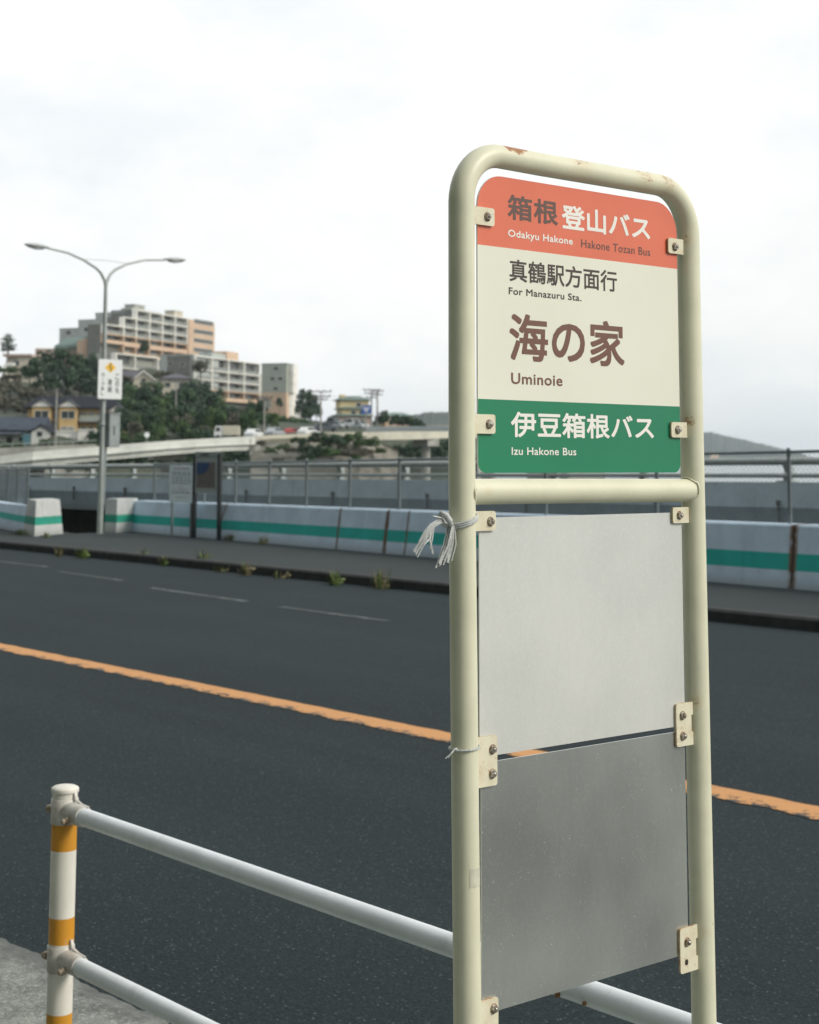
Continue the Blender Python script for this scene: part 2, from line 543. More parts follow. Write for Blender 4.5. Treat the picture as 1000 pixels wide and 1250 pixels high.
def leaves(name, a, b, c3):
    k = NT(name)
    oi = k.n('ShaderNodeObjectInfo')
    n1 = k.noise(.55, 3, .6)
    c = k.mix(k.ramp(n1, .35, .65), a, b)
    c = k.mix(k.math('MULTIPLY', oi.outputs['Random'], .6), c, c3)
    k.color(c)
    k.b.inputs['Roughness'].default_value = .6
    k.b.inputs['Specular IOR Level'].default_value = .25
    return k.m
M['leaf_dark'] = leaves('leaf_dark', (.015, .040, .022), (.038, .082, .032), (.024, .048, .030))
M['leaf_mid'] = leaves('leaf_mid', (.026, .070, .026), (.070, .125, .036), (.042, .074, .026))
M['leaf_dry'] = leaves('leaf_dry', (.070, .078, .052), (.110, .110, .076), (.085, .080, .060))
M['hill_ground'] = None
k = NT('hillside')
n1 = k.noise(.06, 6, .65); n2 = k.noise(.5, 4, .6)
c = k.mix(k.ramp(n1, .38, .62), (.024, .042, .022), (.058, .064, .040))
c = k.mix(k.ramp(n2, .45, .7, 0, .6), c, (.022, .036, .022))
k.color(c); k.b.inputs['Roughness'].default_value = .95
M['hill_ground'] = k.m
M['cliff'] = simple('cliff_rock', (.185, .175, .145), .9, 0, .25, .18, (.085, .085, .068), bump=.6, bscale=.6)
M['ret_wall'] = simple('retaining_wall', (.20, .20, .175), .9, 0, .2, .25, (.125, .125, .105))
k = NT('far_headland')
n1 = k.noise(.012, 5, .65)
k.color(k.mix(k.ramp(n1, .35, .65), (.026, .042, .034), (.05, .066, .05))); k.b.inputs['Roughness'].default_value = .9
M['headland'] = k.m
k = NT('sea_water')
k.color((.20, .24, .26)); k.b.inputs['Roughness'].default_value = .28
k.bump(k.noise(.35, 4, .6, stretch=(1, .4, 1)), .5, .6)
M['sea'] = k.m

# ------------------------------------------------------------------ lettering
def lettering(name, txt, x0, x1, z0, z1, y, m, parent, bold=.0, label=None, space=1.0, square=False):
    cu = bpy.data.curves.new(name, 'FONT')
    cu.body = txt
    cu.size = 1.0
    cu.space_character = space
    cu.space_line = .95
    cu.resolution_u = 4
    t = bpy.data.objects.new(name, cu)
    COL.objects.link(t)
    dg = bpy.context.evaluated_depsgraph_get()
    me = bpy.data.meshes.new_from_object(t.evaluated_get(dg))
    bpy.data.objects.remove(t)
    bpy.data.curves.remove(cu)
    xs = [v.co.x for v in me.vertices]; ys = [v.co.y for v in me.vertices]
    ax, bx, ay, by = min(xs), max(xs), min(ys), max(ys)
    em = (x1 - x0) / (bx - ax)
    g = bold * em                      # how far each stroke is fattened
    x0, x1, z0, z1 = x0 + g, x1 - g, z0 + g, z1 - g
    flat_ = [(x0 + (v.co.x - ax) / (bx - ax) * (x1 - x0), z0 + (v.co.y - ay) / (by - ay) * (z1 - z0)) for v in me.vertices]
    polys = [tuple(p.vertices) for p in me.polygons]
    bpy.data.meshes.remove(me)
    offs = [(0, 0)] + ([(g * math.cos(2 * PI * i / 10), g * math.sin(2 * PI * i / 10)) for i in range(10)] if g > 0 else [])
    if square:
        offs = [(0, 0)] + [(g * a, g * c) for a in (-1, 0, 1) for c in (-1, 0, 1) if a or c]
    vs, fs = [], []
    for i, (dx, dz) in enumerate(offs):
        k0 = len(vs)
        vs += [(a + dx, y - i * 6e-6, c + dz) for a, c in flat_]
        fs += [tuple(k0 + q for q in p) for p in polys]
    me = bpy.data.meshes.new(name)
    me.from_pydata(vs, [], fs)
    me.materials.append(m)
    o = bpy.data.objects.new(name, me)
    COL.objects.link(o)
    if parent is not None:
        o.parent = parent
    return o


# =================================================================== GROUND, ROAD
ZR = -.12
def strip(name, xs, y0, y1, z, m, ny=1):
    b = MB()
    for i in range(ny):
        a0 = y0 + (y1 - y0) * i / ny; a1 = y0 + (y1 - y0) * (i + 1) / ny
        b.face([(xs[0], a0, z), (xs[1], a0, z), (xs[1], a1, z), (xs[0], a1, z)])
    return b.build(name, m)

tag(strip('road', (2.0, 14.6), -40, 140, ZR, M['asphalt']), kind='structure')
# near pavement with a crumbling edge
b = MB()
edge = []
y = -12.0
while y < 40:
    e = 2.765 + .05 * mnoise.noise(Vector((y * 2.3, 0, 0))) + .022 * mnoise.noise(Vector((y * 11, 3, 0))) + .012 * mnoise.noise(Vector((y * 37, 5, 0)))
    edge.append((e, y)); y += .03
for (a, ya), (c, yc) in zip(edge, edge[1:]):
    b.face([(-14, ya, -.002), (a - .10, ya, -.002), (c - .10, yc, -.002), (-14, yc, -.002)])
    b.face([(a - .10, ya, -.002), (a - .02, ya, -.02), (c - .02, yc, -.02), (c - .10, yc, -.002)], 0, True)
    b.face([(a - .02, ya, -.02), (a + .05, ya, ZR - .01), (c + .05, yc, ZR - .01), (c - .02, yc, -.02)], 0, True)
tag(b.build('near_pavement', M['near_pave']), kind='structure')

# road markings, each a thin sheet with ragged edges
def ragged(name, pts, w, z, m, seed, step=.06, amp=.02):
    b = MB()
    (xa, ya), (xb, yb) = pts
    n = int(abs(yb - ya) / step)
    L, Rr = [], []
    for i in range(n + 1):
        t = i / n
        x, y = xa + (xb - xa) * t, ya + (yb - ya) * t
        L.append((x - w / 2 + amp * mnoise.noise(Vector((y * 4, seed, 0))) + amp * .6 * mnoise.noise(Vector((y * 17, seed, 2))), y, z))
        Rr.append((x + w / 2 + amp * .4 * mnoise.noise(Vector((y * 5, seed, 9))), y, z))
    for i in range(n):
        b.face([L[i], Rr[i], Rr[i + 1], L[i + 1]])
    return b.build(name, m)
tag(ragged('orange_centre_line', ((7.12, -30), (7.12, 135)), .25, ZR + .004, M['orange_line'], 1, .025, .05), kind='structure')
for i, (xa, ya, xb, yb) in enumerate(((12.7, 23.0, 12.75, 27.5), (12.2, 19.9, 12.35, 22.0), (11.72, 16.2, 11.85, 18.6), (11.58, 13.4, 11.62, 15.4))):
    tag(ragged('lane_dash', ((xa, ya), (xb, yb)), .11, ZR + .004, M['white_line'], 20 + i), kind='structure')

# far kerb and far pavement
b = MB()
b.prism([(14.46, ZR - .05), (14.70, ZR - .05), (14.70, .016), (14.50, .016), (14.47, -.01)], 180, 'y', 0, -40)
tag(b.build('far_kerb', M['kerb']), kind='structure')
b = MB()
b.face([(14.70, -40, .012), (19.4, -40, .03), (19.4, 29.9, .03), (14.70, 29.9, .012)])
b.face([(14.70, 29.9, .012), (17.15, 29.9, .02), (18.9, 38, .03), (18.9, 140, .03), (14.70, 140, .012)])
tag(b.build('far_pavement', M['far_pave']), kind='structure')

# =================================================================== BUS STOP SIGN
sign = thing('bus_stop_sign', (SX, SY, 0), 'cream tube bus stop sign with coral, cream and green board beside the road', 'bus stop sign')
TR = .0203
b = MB()
ZT = 2.1220; RB = .080
lx = lambda z: 1.6730 - SX + max(0, 1.60 - z) * .0117       # the posts lean a little
rx = lambda z: 2.2180 - SX + max(0, 1.95 - z) * .0042
pts, rad = [], []
for z in (-.25, .4, .8, 1.2, 1.4, 1.6, 1.75, 1.9, ZT - RB - .02):
    pts.append((lx(z), 0, z)); rad.append(TR)
cxl, cxr = lx(2) + RB, rx(2) - RB
for k_ in range(0, 13):
    a = PI - k_ / 12 * PI / 2
    pts.append((cxl + RB * math.cos(a), 0, ZT - RB + RB * math.sin(a))); rad.append(TR - .0018 * k_ / 12)
for t in (.25, .5, .75):
    pts.append((cxl + (cxr - cxl) * t, 0, ZT - .001)); rad.append(TR - .0018)
for k_ in range(0, 13):
    a = PI / 2 - k_ / 12 * PI / 2
    pts.append((cxr + RB * math.cos(a), 0, ZT - .001 - RB + RB * math.sin(a))); rad.append(TR - .0018 * (1 - k_ / 12))
for z in (ZT - RB - .02, 1.8, 1.6, 1.4, 1.2, .8, .4, -.25):
    pts.append((rx(z), 0, z)); rad.append(TR)
b.tube(pts, rad, 40)
b.build('tube_frame', M['cream'], sign)
LP, RP = lx(1.60), rx(1.60)
b = MB()
zc = 1.5985
b.tube([(LP + .012, 0, zc + .0005), (LP + .10, 0, zc + .0005), (RP - .012, 0, zc - .0015)], .0195, 36)
ob = b.build('crossbar', M['cream'], sign)
# weld beads where the crossbar meets the posts
for sx in (LP + .0195, RP - .0195):
    b = MB()
    ring = []
    for k_ in range(33):
        a = 2 * PI * k_ / 32
        rr = .0200 + .0006 * math.sin(a * 7 + sx * 9) + .0004 * math.sin(a * 13)
        yy, zz = rr * math.cos(a), rr * math.sin(a)
        # hug the post
        dx = TR - math.sqrt(max(TR * TR - min(yy * yy, TR * TR * .80), 0))
        ring.append((sx + (-dx if sx < 0 else dx), yy, zc + zz))
    b.tube(ring, [.0017 + .0007 * random.random() for _ in ring], 8, cap=False)
    b.build('weld_bead', M['cream'], ob)

# sign board: a rounded plate in three colour bands
PX0, PX1, PZ0, PZ1, PR = 1.7050 - SX, 2.1855 - SX, 1.6275, 2.0905, .052
ZOC, ZCG = 1.978, 1.740
def outline(x0, x1, z0, z1, rt, rb, n=10):
    o = []
    for cx, cz, r, a0 in ((x1 - rb, z0 + rb, rb, -PI / 2), (x1 - rt, z1 - rt, rt, 0), (x0 + rt, z1 - rt, rt, PI / 2), (x0 + rb, z0 + rb, rb, PI)):
        for k_ in range(n + 1):
            a = a0 + k_ / n * PI / 2
            o.append((cx + r * math.cos(a), cz + r * math.sin(a)))
    return o
def clip(poly, z, above):
    out = []
    for (a, c) in zip(poly, poly[1:] + poly[:1]):
        ia, ic = (a[1] >= z) == above, (c[1] >= z) == above
        if ia: out.append(a)
        if ia != ic:
            t = (z - a[1]) / (c[1] - a[1])
            out.append((a[0] + (c[0] - a[0]) * t, z))
    return out
YB = -.002
ol = outline(PX0, PX1, PZ0, PZ1, PR, .016)
b = MB()
b.face([(x, YB, z) for x, z in clip(ol, ZOC, True)], 1)
b.face([(x, YB, z) for x, z in clip(clip(ol, ZOC, False), ZCG, True)], 0)
b.face([(x, YB, z) for x, z in clip(ol, ZCG, False)], 2)
n = len(ol)
b.add([(x, YB, z) for x, z in ol] + [(x, YB + .003, z) for x, z in ol], [(i, n + i, n + (i + 1) % n, (i + 1) % n) for i in range(n)], 3)
b.face([(x, YB + .003, z) for x, z in ol][::-1], 3)
board = b.build('sign_board', [M['sign_cream'], M['sign_red'], M['sign_green'], M['sign_edge']], sign)
YT = YB - .0003
def L(txt, x0, x1, z0, z1, m, bold, space=1.0, sq=False):
    return lettering('lettering', txt, x0 - SX, x1 - SX, z0, z1, YT, M[m], board, bold, None, space, sq)
L('箱根', 1.7712, 1.8860, 2.0243, 2.0645, 'ink_grey', .019, 1.05)
L('登山バス', 1.8945, 2.1145, 2.0208, 2.0612, 'ink_white', .023)
L('Odakyu Hakone', 1.7714, 1.9203, 1.9930, 2.0080, 'ink_white', .017, 1.06)
L('Hakone Tozan Bus', 1.9408, 2.1140, 1.9943, 2.0078, 'ink_grey', .004, 1.06)
L('真鶴駅方面行', 1.7744, 2.0275, 1.9263, 1.9616, 'ink_black', .012, 1.0, True)
L('For Manazuru Sta.', 1.7725, 1.9397, 1.9052, 1.9165, 'ink_black', .014, 1.06)
L('海の家', 1.7735, 2.0440, 1.8015, 1.8765, 'ink_brown', .017, 1.02, True)
L('Uminoie', 1.7768, 1.8930, 1.7651, 1.7828, 'ink_brown', .015, 1.06)
L('伊豆箱根バス', 1.7755, 2.1162, 1.6825, 1.7226, 'ink_white', .019)
L('Izu Hakone Bus', 1.7769, 1.9238, 1.6551, 1.6671, 'ink_white', .010, 1.04)

# the two blank sheets under it
def plate(name, x0, x1, z0, z1, m, label, tilt=0):
    b = MB()
    o = outline(x0 - SX, x1 - SX, z0, z1, .002, .002, 3)
    n = len(o)
    b.face([(x, YB, z) for x, z in o], 0)
    b.add([(x, YB, z) for x, z in o] + [(x, YB + .002, z) for x, z in o], [(i, n + i, n + (i + 1) % n, (i + 1) % n) for i in range(n)], 1)
    b.face([(x, YB + .002, z) for x, z in o][::-1], 0)
    return tag(b.build(name, [m, M['sign_edge']], sign), label)
plate('blank_panel', 1.7068, 2.1850, 1.2065, 1.5600, M['plate_pale'], 'pale smooth blank sheet under the crossbar')
plate('blank_panel', 1.7095, 2.1835, .8395, 1.1980, M['plate_grey'], 'dull grey scratched blank sheet below the pale one')

# brackets with bolts
def bolt_mb(b, x, z, y, s=1.0):
    # washer, hexagonal nut, thread end
    def disc(r, y0, y1, n, m, rot=0.0, taper=1.0):
        a = [(x + r * s * math.cos(2 * PI * i / n + rot), y0, z + r * s * math.sin(2 * PI * i / n + rot)) for i in range(n)]
        c = [(x + r * taper * s * math.cos(2 * PI * i / n + rot), y1, z + r * taper * s * math.sin(2 * PI * i / n + rot)) for i in range(n)]
        b.add(a + c, [(i, (i + 1) % n, n + (i + 1) % n, n + i) for i in range(n)] + [tuple(range(n, 2 * n))], m, n > 8)
    disc(.0074, y + .0002, y - .0004, 20, 2)
    disc(.0064, y, y - .0012, 20, 0)
    disc(.0055, y - .0012, y - .0050, 6, 1 if s > 2 else 0, random.random(), .93)
    disc(.0030, y - .0050, y - .0068, 14, 0, 0, .8)
    disc(.0016, y - .0068, y - .0069, 8, 0)
def bracket(side, z0, z1, bolts, hole=None, tabs=False):
    """side -1: on the left post, +1: on the right post; bolts: list of (x, z)"""
    b = MB()
    if side < 0:
        x0, x1 = lx((z0 + z1) / 2) + .0185, 1.7375 - SX
        if z1 - z0 > .05: x1 = 1.7385 - SX
        poly = [(x0, z0), (x1 - .004, z0), (x1 - .001, z0 + .0012), (x1, z0 + .004), (x1, z1 - .004), (x1 - .001, z1 - .0012), (x1 - .004, z1), (x0, z1)]
    else:
        x0, x1 = 2.157 - SX, rx((z0 + z1) / 2) - .0190
        poly = [(x0 + .004, z0), (x1 - .006, z0), (x1 - .006, z1), (x0 + .004, z1), (x0 + .001, z1 - .0012), (x0, z1 - .004), (x0, z0 + .004), (x0 + .001, z0 + .0012)]
    n = len(poly)
    yf, yb = YB - .0048, YB - .0008
    b.face([(x, yf, z) for x, z in poly], 0)
    b.add([(x, yf, z) for x, z in poly] + [(x, yb, z) for x, z in poly], [(i, n + i, n + (i + 1) % n, (i + 1) % n) for i in range(n)], 1)
    if side > 0:      # welded ends bend back to the post
        h = z1 - z0
        for a0, a1 in (((0, .30), (.70, 1)) if tabs else ((.0, 1.0),)):
            q = [(x1 - .006, yf), (x1 + .001, yf + .001), (x1 + .006, yf + .004), (x1 + .006, yb + .004), (x1 - .001, yb + .001), (x1 - .006, yb)]
            b.prism([(p[0], p[1]) for p in q], h * (a1 - a0), 'z', 0, z0 + h * a0)
            b.tube([(x1 + .003, yf - .0005, z0 + h * a0 + .001), (x1 + .0046, yf, z0 + h * (a0 + a1) / 2), (x1 + .003, yf - .0004, z0 + h * a1 - .001)], [.0022, .003, .0024], 8)
    o = b.build('bracket', [M['bracket'], M['bracket_edge']], sign)
    for (x, z) in bolts:
        bb = MB(); bolt_mb(bb, x - SX, z, yf)
        bb.build('bolt', [M['bolt'], M['bolt_dark'], M['rust']], o)
    if hole:
        bb = MB()
        x, z = hole[0] - SX, hole[1]
        bb.face([(x + .0032 * math.cos(a) + (.001 if math.cos(a) > 0 else -.001), yf - .0003, z + .0048 * math.sin(a)) for a in [2 * PI * i / 20 for i in range(20)]], 0)
        bb.build('bolt_hole', [M['bolt_dark']], o)
    return o
bracket(-1, 2.0085, 2.0365, [(1.7220, 2.0223)])
bracket(1, 2.0035, 2.0300, [(2.1745, 2.0155)])
bracket(-1, 1.6870, 1.7165, [(1.7240, 1.7015)])
bracket(1, 1.6870, 1.7130, [(2.1735, 1.7000)])
bracket(-1, 1.5405, 1.5700, [(1.7260, 1.5540)])
bracket(1, 1.5425, 1.5690, [(2.1740, 1.5555)])
bracket(-1, 1.1640, 1.2370, [(1.7285, 1.2170), (1.7280, 1.1815)])
bracket(1, 1.1740, 1.2440, [(2.1725, 1.2240), (2.1730, 1.1905)], None, True)
bracket(-1, .7870, .8610, [(1.7290, .8460), (1.7290, .811)])
bracket(1, .8120, .8830, [(2.1745, .8600)], (2.1722, .8285), True)
# a yellowed strip of tape round the left post
b = MB()
nn = 30
for i in range(nn):
    a0, a1 = -2.05 + i / nn * 2.25, -2.05 + (i + 1) / nn * 2.25
    r = TR + .0004
    q = []
    for a, s in ((a0, 0), (a1, 0)):
        w = .0006 * math.sin(a * 13)
        q.append((lx(1.04) + r * math.cos(a), r * math.sin(a), 1.0285 + w))
    for a in (a1, a0):
        w = .0006 * math.sin(a * 9)
        q.append((lx(1.04) + r * math.cos(a), r * math.sin(a), 1.0545 + w))
    b.face(q, 0, True)
tag(b.build('tape_patch', M['tape'], sign, merge=True), 'strip of old clear tape stuck round the left tube')

# =================================================================== TWINES TIED TO THE LEFT POST
def ring_pts(zc, tilt, r, n=26, wob=.0):
    return [(r * math.cos(2 * PI * i / n), r * math.sin(2 * PI * i / n), zc + tilt * r * math.cos(2 * PI * i / n) + wob * math.sin(i * 2.1)) for i in range(n + 1)]
tw = thing('twine', (1.6735, SY, 1.556), 'white plastic twine with frayed ends knotted round the left sign post under the crossbar', 'twine')
b = MB()
for dz, r in ((0, .0022), (.0030, .0020), (-.0028, .0018)):
    b.tube(ring_pts(dz, .34, TR + .0022), r, 8, cap=False)
b.build('loop', M['twine'], tw)
def w2t(x, z, y=0.0):
    return (x - 1.6735, y, z - 1.556)
b = MB()
b.tube([w2t(1.6580, 1.5470), w2t(1.6470, 1.5490, -.004), w2t(1.6400, 1.5570, -.008), w2t(1.6350, 1.5650, -.006), w2t(1.6300, 1.5690, 0), w2t(1.6330, 1.5620, .006), w2t(1.6400, 1.5530, .006), w2t(1.6470, 1.5460, 0)], [.0024, .0034, .0050, .0048, .0032, .0042, .0046, .003], 12)
b.build('knot', M['twine'], tw)
b = MB()
tp = [(1.6350, 1.5570, 0), (1.6200, 1.5555, -.004), (1.6060, 1.5500, -.006), (1.5960, 1.5390, -.006), (1.5850, 1.5230, -.004), (1.5760, 1.5110, -.003)]
for q_ in range(7):
    o_ = (q_ - 3) * .00135
    cut = 6 if q_ not in (0, 5) else 5
    b.tube([w2t(x_ + o_ * .8 * (.5 + i_ * .16), z_ - o_ * (.4 + i_ * .2) + random.uniform(-.0006, .0006), y_ + random.uniform(-.0015, .0015)) for i_, (x_, z_, y_) in enumerate(tp[:cut])],
           [random.uniform(.0011, .0020) for _ in range(cut)], 6, flat=.35)
b.build('tail', M['twine'], tw)
b = MB()
for (xa, za, xb, zb, xc, zc_) in ((1.6190, 1.5550, 1.6040, 1.5330, 1.6120, 1.5090), (1.6170, 1.5545, 1.6090, 1.5300, 1.6060, 1.5170), (1.6110, 1.5520, 1.6050, 1.5320, 1.5860, 1.5180), (1.6150, 1.5640, 1.6250, 1.5620, 1.6330, 1.5600)):
    for j in range(2):
        d = random.uniform(-.0012, .0012)
        b.tube([w2t(xa + d, za), w2t(xb + d, zb, -.003), w2t(xc + d * 2, zc_, -.002)], [.0012, .0013, .0009], 6)
b.build('loose_strand', M['twine'], tw)
b = MB()
for j in range(13):
    t = j / 12
    xb = 1.6190 + t * .030 + random.uniform(-.002, .002); zb = 1.4915 + random.uniform(-.006, .008) + .006 * t
    w = random.uniform(.0014, .0032)
    x0 = 1.6440 + t * .008
    q0, q1, q2 = w2t(x0, 1.549, -.004 * (j % 3)), w2t(x0 * .45 + xb * .55 + .002, 1.522, -.003 - .003 * (j % 3)), w2t(xb, zb, -.003 * (j % 2))
    b.tube([q0, q1, q2], [w * .7, w, w * .9], 6, flat=.3)
b.build('frayed_tail', M['twine'], tw)

tw2 = thing('twine', (1.6772, SY, 1.2245), 'thin twisted string knotted round the left sign post at the double bracket', 'string')
b = MB()
n_ = 60
for ph in (0, PI):
    b.tube([((TR + .0020 + .0009 * math.cos(i * 1.1 + ph)) * math.cos(2 * PI * i / n_), (TR + .0020 + .0009 * math.cos(i * 1.1 + ph)) * math.sin(2 * PI * i / n_), .10 * TR * math.cos(2 * PI * i / n_) + .0009 * math.sin(i * 1.1 + ph)) for i in range(n_ + 1)], .0012, 7, cap=False)
b.build('loop', M['twine'], tw2)
b = MB()
b.tube([(-.0215, -.006, -.002), (-.0250, -.009, .001), (-.0275, -.006, .0005)], [.0016, .0026, .0016], 8)
b.tube([(-.0265, -.007, .0005), (-.033, -.007, -.004), (-.0440, -.006, -.0105)], [.0011, .0010, .0006], 6)
b.tube([(-.0265, -.007, .0008), (-.034, -.008, -.003), (-.0400, -.008, -.010)], [.0009, .0008, .0005], 6)
b.build('knot', M['twine'], tw2)

# =================================================================== PEDESTRIAN GUARDRAIL
GX, GY = 2.392, 4.19
gr = thing('pedestrian_guardrail', (GX, GY, 0), 'white tube guardrail on orange banded post along the near pavement edge', 'guardrail')
RAILZ = (.633, .226)
def guard_post(y, lean=0.0):
    R_ = .0365
    prof = [(R_, -.12)]; mats = []
    # bands (z0,z1): orange at .01-.085, .275-.345, .505-.568
    for z0, z1, m in ((-.12, .004, 0), (.004, .078, 1), (.078, .268, 0), (.268, .340, 1), (.340, .525, 0), (.525, .602, 1), (.602, .684, 0)):
        prof.append((R_, z1)); mats.append(m)
    b = MB()
    b.lathe(prof, (0, y, 0), 32, 0, mats)
    p = b.build('post', [M['post_cream'], M['post_yellow']], gr)
    b = MB()
    b.lathe([(.0366, .684), (.0388, .6845), (.0398, .6860), (.0398, .6950), (.0385, .6975), (.031, .7020), (.016, .7050), (.0001, .7060)], (0, y, 0), 32)
    b.build('cap', M['post_cream'], p)
    for rz in RAILZ:
        b = MB()
        b.lathe([(.0369, rz - .035), (.0393, rz - .034), (.0393, rz + .034), (.0369, rz + .035)], (0, y, 0), 32)
        for sgn in ((-1,) if y == 0 else (1, -1)):       # short sleeves that hold the rail ends
            b.tube([(0, y + sgn * .034, rz), (0, y + sgn * .110, rz)], [.0305, .0285], 24)
            b.prism([(-.006, rz + .026), (.006, rz + .026), (.006, rz + .058), (-.006, rz + .058)], .004, 'y', 0, y + sgn * .036)
            b.tube([(.012, y + sgn * .037, rz + .056), (.012, y + sgn * .045, rz + .034), (.012, y + sgn * .075, rz + .0275), (.012, y + sgn * .115, rz + .0270)], [.006, .006, .005, .003], 10, flat=.45)
        c_ = b.build('clamp', M['clamp'], p)
        for (ax, ay, az, dx, dy) in ((-.022, .034, .002, -.5, .86), (-.030, -.072, -.014, -1, -.1)):
            bb = MB()
            q = Vector((ax, y + ay, rz + az)); d = Vector((dx, dy, 0)).normalized()
            bb.tube([q, q + d * .010], .0115, 16)
            bb.tube([q + d * .010, q + d * .015, q + d * .020], [.0095, .0095, .0055], 12)
            bb.build('bolt', M['rail_bolt'], c_)
for y in (0, -3.6):
    guard_post(y)
for rz in RAILZ:
    b = MB()
    b.tube([(0, -3.5, rz), (0, -2.4, rz), (0, -1.2, rz), (0, -.085, rz)], .0243, 28)
    b.build('rail', M['rail_white'], gr)
# rusty screw spots on the upper rail
for (yy, zz, r_) in ((-1.955, -.013, .007), (-2.025, -.012, .0045)):
    b = MB()
    b.tube([(-.0225, yy, RAILZ[0] + zz), (-.0262, yy, RAILZ[0] + zz)], [r_, r_ * .8], 14)
    b.build('rusty_screw', M['rust'], gr)

# =================================================================== FAR CONCRETE BARRIERS
def barrier(name, path, z0, tops, label, mats, thick=.36, caps=()):
    """path: list of (x, y) foot points of the visible face (facing the road, -X side)"""
    base = Vector((path[0][0], path[0][1], 0))
    root = thing(name, (0, 0, 0), label, 'barrier')
    b = MB()
    secs = []
    for (x, y), t in zip(path, tops):
        h = t - z0
        lv = [0, .30, .56, .97, 1.0]
        secs.append([(x + .11 * l, y, z0 + h * l) for l in lv[:-1]] + [(x + .13, y, t), (x + .11 + thick, y, t), (x + .11 + thick, y, z0)])
    for a, c in zip(secs, secs[1:]):
        for i, m in enumerate((0, 1, 0, 0, 0, 0)):
            b.face([a[i], a[i + 1], c[i + 1], c[i]][::-1], m)
    b.face(secs[0]); b.face(secs[-1][::-1])
    b.build('barrier_wall', mats, root)
    return root
def bx(y):
    return 17.30 + (y - 10) * .062
ys = [4, 8, 12, 16, 20, 24, 30.0]
b1 = barrier('concrete_barrier', [(bx(y), y) for y in ys], .0, [.83 - (y - 12) * .0078 for y in ys], 'long concrete barrier with shade blue put into its paint and a teal stripe behind the far pavement', [M['barrier_paint'], M['barrier_teal']])
# its end wing, projecting towards the road
b = MB()
def wing(b, A, B_, D, z1, bat=.0):
    """slanted block: A, B_ the foot of its bright face, D the offset to its back; the sides lean in by bat"""
    quad = [Vector((*A, 0)), Vector((*B_, 0)), Vector((B_[0] + D[0], B_[1] + D[1], 0)), Vector((A[0] + D[0], A[1] + D[1], 0))]
    mid = sum(quad, Vector()) / 4
    def lv(z):
        t = bat * z / z1
        return [q_ + (mid - q_).normalized() * t + Vector((0, 0, z)) for q_ in quad]
    for za, zb, m in ((.0, .235, 0), (.235, .40, 1), (.40, z1, 0)):
        b.add(lv(za) + lv(zb), [(0, 1, 5, 4), (1, 2, 6, 5), (2, 3, 7, 6), (3, 0, 4, 7)] + ([(4, 5, 6, 7)] if zb == z1 else []), m)
wing(b, (18.0, 29.66), (18.78, 30.04), (-.05, .42), .735, .03)
b.build('end_wing', [M['block_paint'], M['block_teal']], b1)
b2 = thing('concrete_barrier', (0, 0, 0), 'white concrete barrier block with teal stripe left of the gap, its wall running off behind', 'barrier')
b = MB()
wing(b, (15.89, 29.34), (16.88, 29.93), (.30, 1.08), .735, .09)
b.build('end_block', [M['block_paint'], M['block_teal']], b2)
b = MB()
sec = []
for (x, y), t in zip(((16.22, 30.40), (17.0, 33), (18.6, 38), (20, 44)), (.60, .57, .55, .53)):
    sec.append([(x, y, 0), (x + .02, y, .24), (x + .04, y, .38), (x + .08, y, t), (x + .4, y, t), (x + .4, y, 0)])
for a, c in zip(sec, sec[1:]):
    for i, m in enumerate((0, 1, 0, 0, 0)):
        b.face([a[i], a[i + 1], c[i + 1], c[i]][::-1], m)
b.build('side_wall', [M['barrier_paint'], M['barrier_teal']], b2)

# small flat stone on the left block, and a leaning brown stick in front of the long barrier
b = MB()
b.tube([(18.28, 26.32, .03), (18.30, 26.20, .40), (18.33, 26.05, .73)], [.014, .013, .010], 8)
tag(b.build('wooden_stick', simple('stick_wood', (.20, .14, .10), .8)), 'thin brown stick leaning on the barrier between the map board posts', 'stick')

# =================================================================== CHAIN-LINK FENCE ON THE BARRIER
def fence(name, path, label, posts, pitch=.075, rail_m='galv_dark'):
    """path: function s-> (x, y, zbottom, ztop), s in metres; posts: list of s"""
    root = thing(name, (0, 0, 0), label, 'fence')
    s0, s1 = posts[0], posts[-1]
    b = MB()
    s = s0
    w = .0018
    while s < s1:
        for sgn in (1, -1):
            x0, y0, za, zb = path(s)
            h = zb - za
            e = s + sgn * h
            # clip to the fence ends
            t = 1.0
            if e < s0: t = (s - s0) / h
            if e > s1: t = (s1 - s) / h
            if t <= 0: continue
            e = s + sgn * h * t
            x1, y1, za1, zb1 = path(e)
            A = Vector((x0, y0, za)); B_ = Vector((x1, y1, za1 + (zb1 - za1) * t))
            off = Vector((0.0015 * sgn, 0, 0))
            b.tube([A + off, B_ + off], w, 3, cap=False, smooth=False)
        s += pitch
    # starts along the bottom only cover the triangle above; fill from the far ends too
    for sgn, s_edge in ((1, s0), (-1, s1)):
        hgt = path(s_edge)[3] - path(s_edge)[2]
        k_ = pitch
        while k_ < hgt:
            x0, y0, za, zb = path(s_edge)
            e = s_edge + sgn * (hgt - k_)
            x1, y1, za1, zb1 = path(e)
            b.tube([(x0, y0, za + k_), (x1, y1, zb1)], w, 3, cap=False, smooth=False)
            k_ += pitch
    b.build('wire_mesh', M['wire'], root)
    b = MB()
    n_ = 14
    b.tube([(p[0], p[1], p[3]) for p in (path(s0 + (s1 - s0) * i / n_) for i in range(n_ + 1))], .021, 10)
    b.build('top_rail', M[rail_m], root)
    for s in posts:
        x, y, za, zb = path(s)
        bb = MB(); bb.tube([(x, y, za - .05), (x, y, zb + .03)], .026, 12)
        bb.lathe([(.029, zb + .025), (.029, zb + .04), (.012, zb + .055), (.001, zb + .056)], (x, y, 0), 12)
        bb.build('post', M[rail_m], root)
    return root
def fpath(y):
    return (bx(y) + .32, y, .815 - (y - 12) * .0078, 1.735 - (y - 13.75) * .0171)
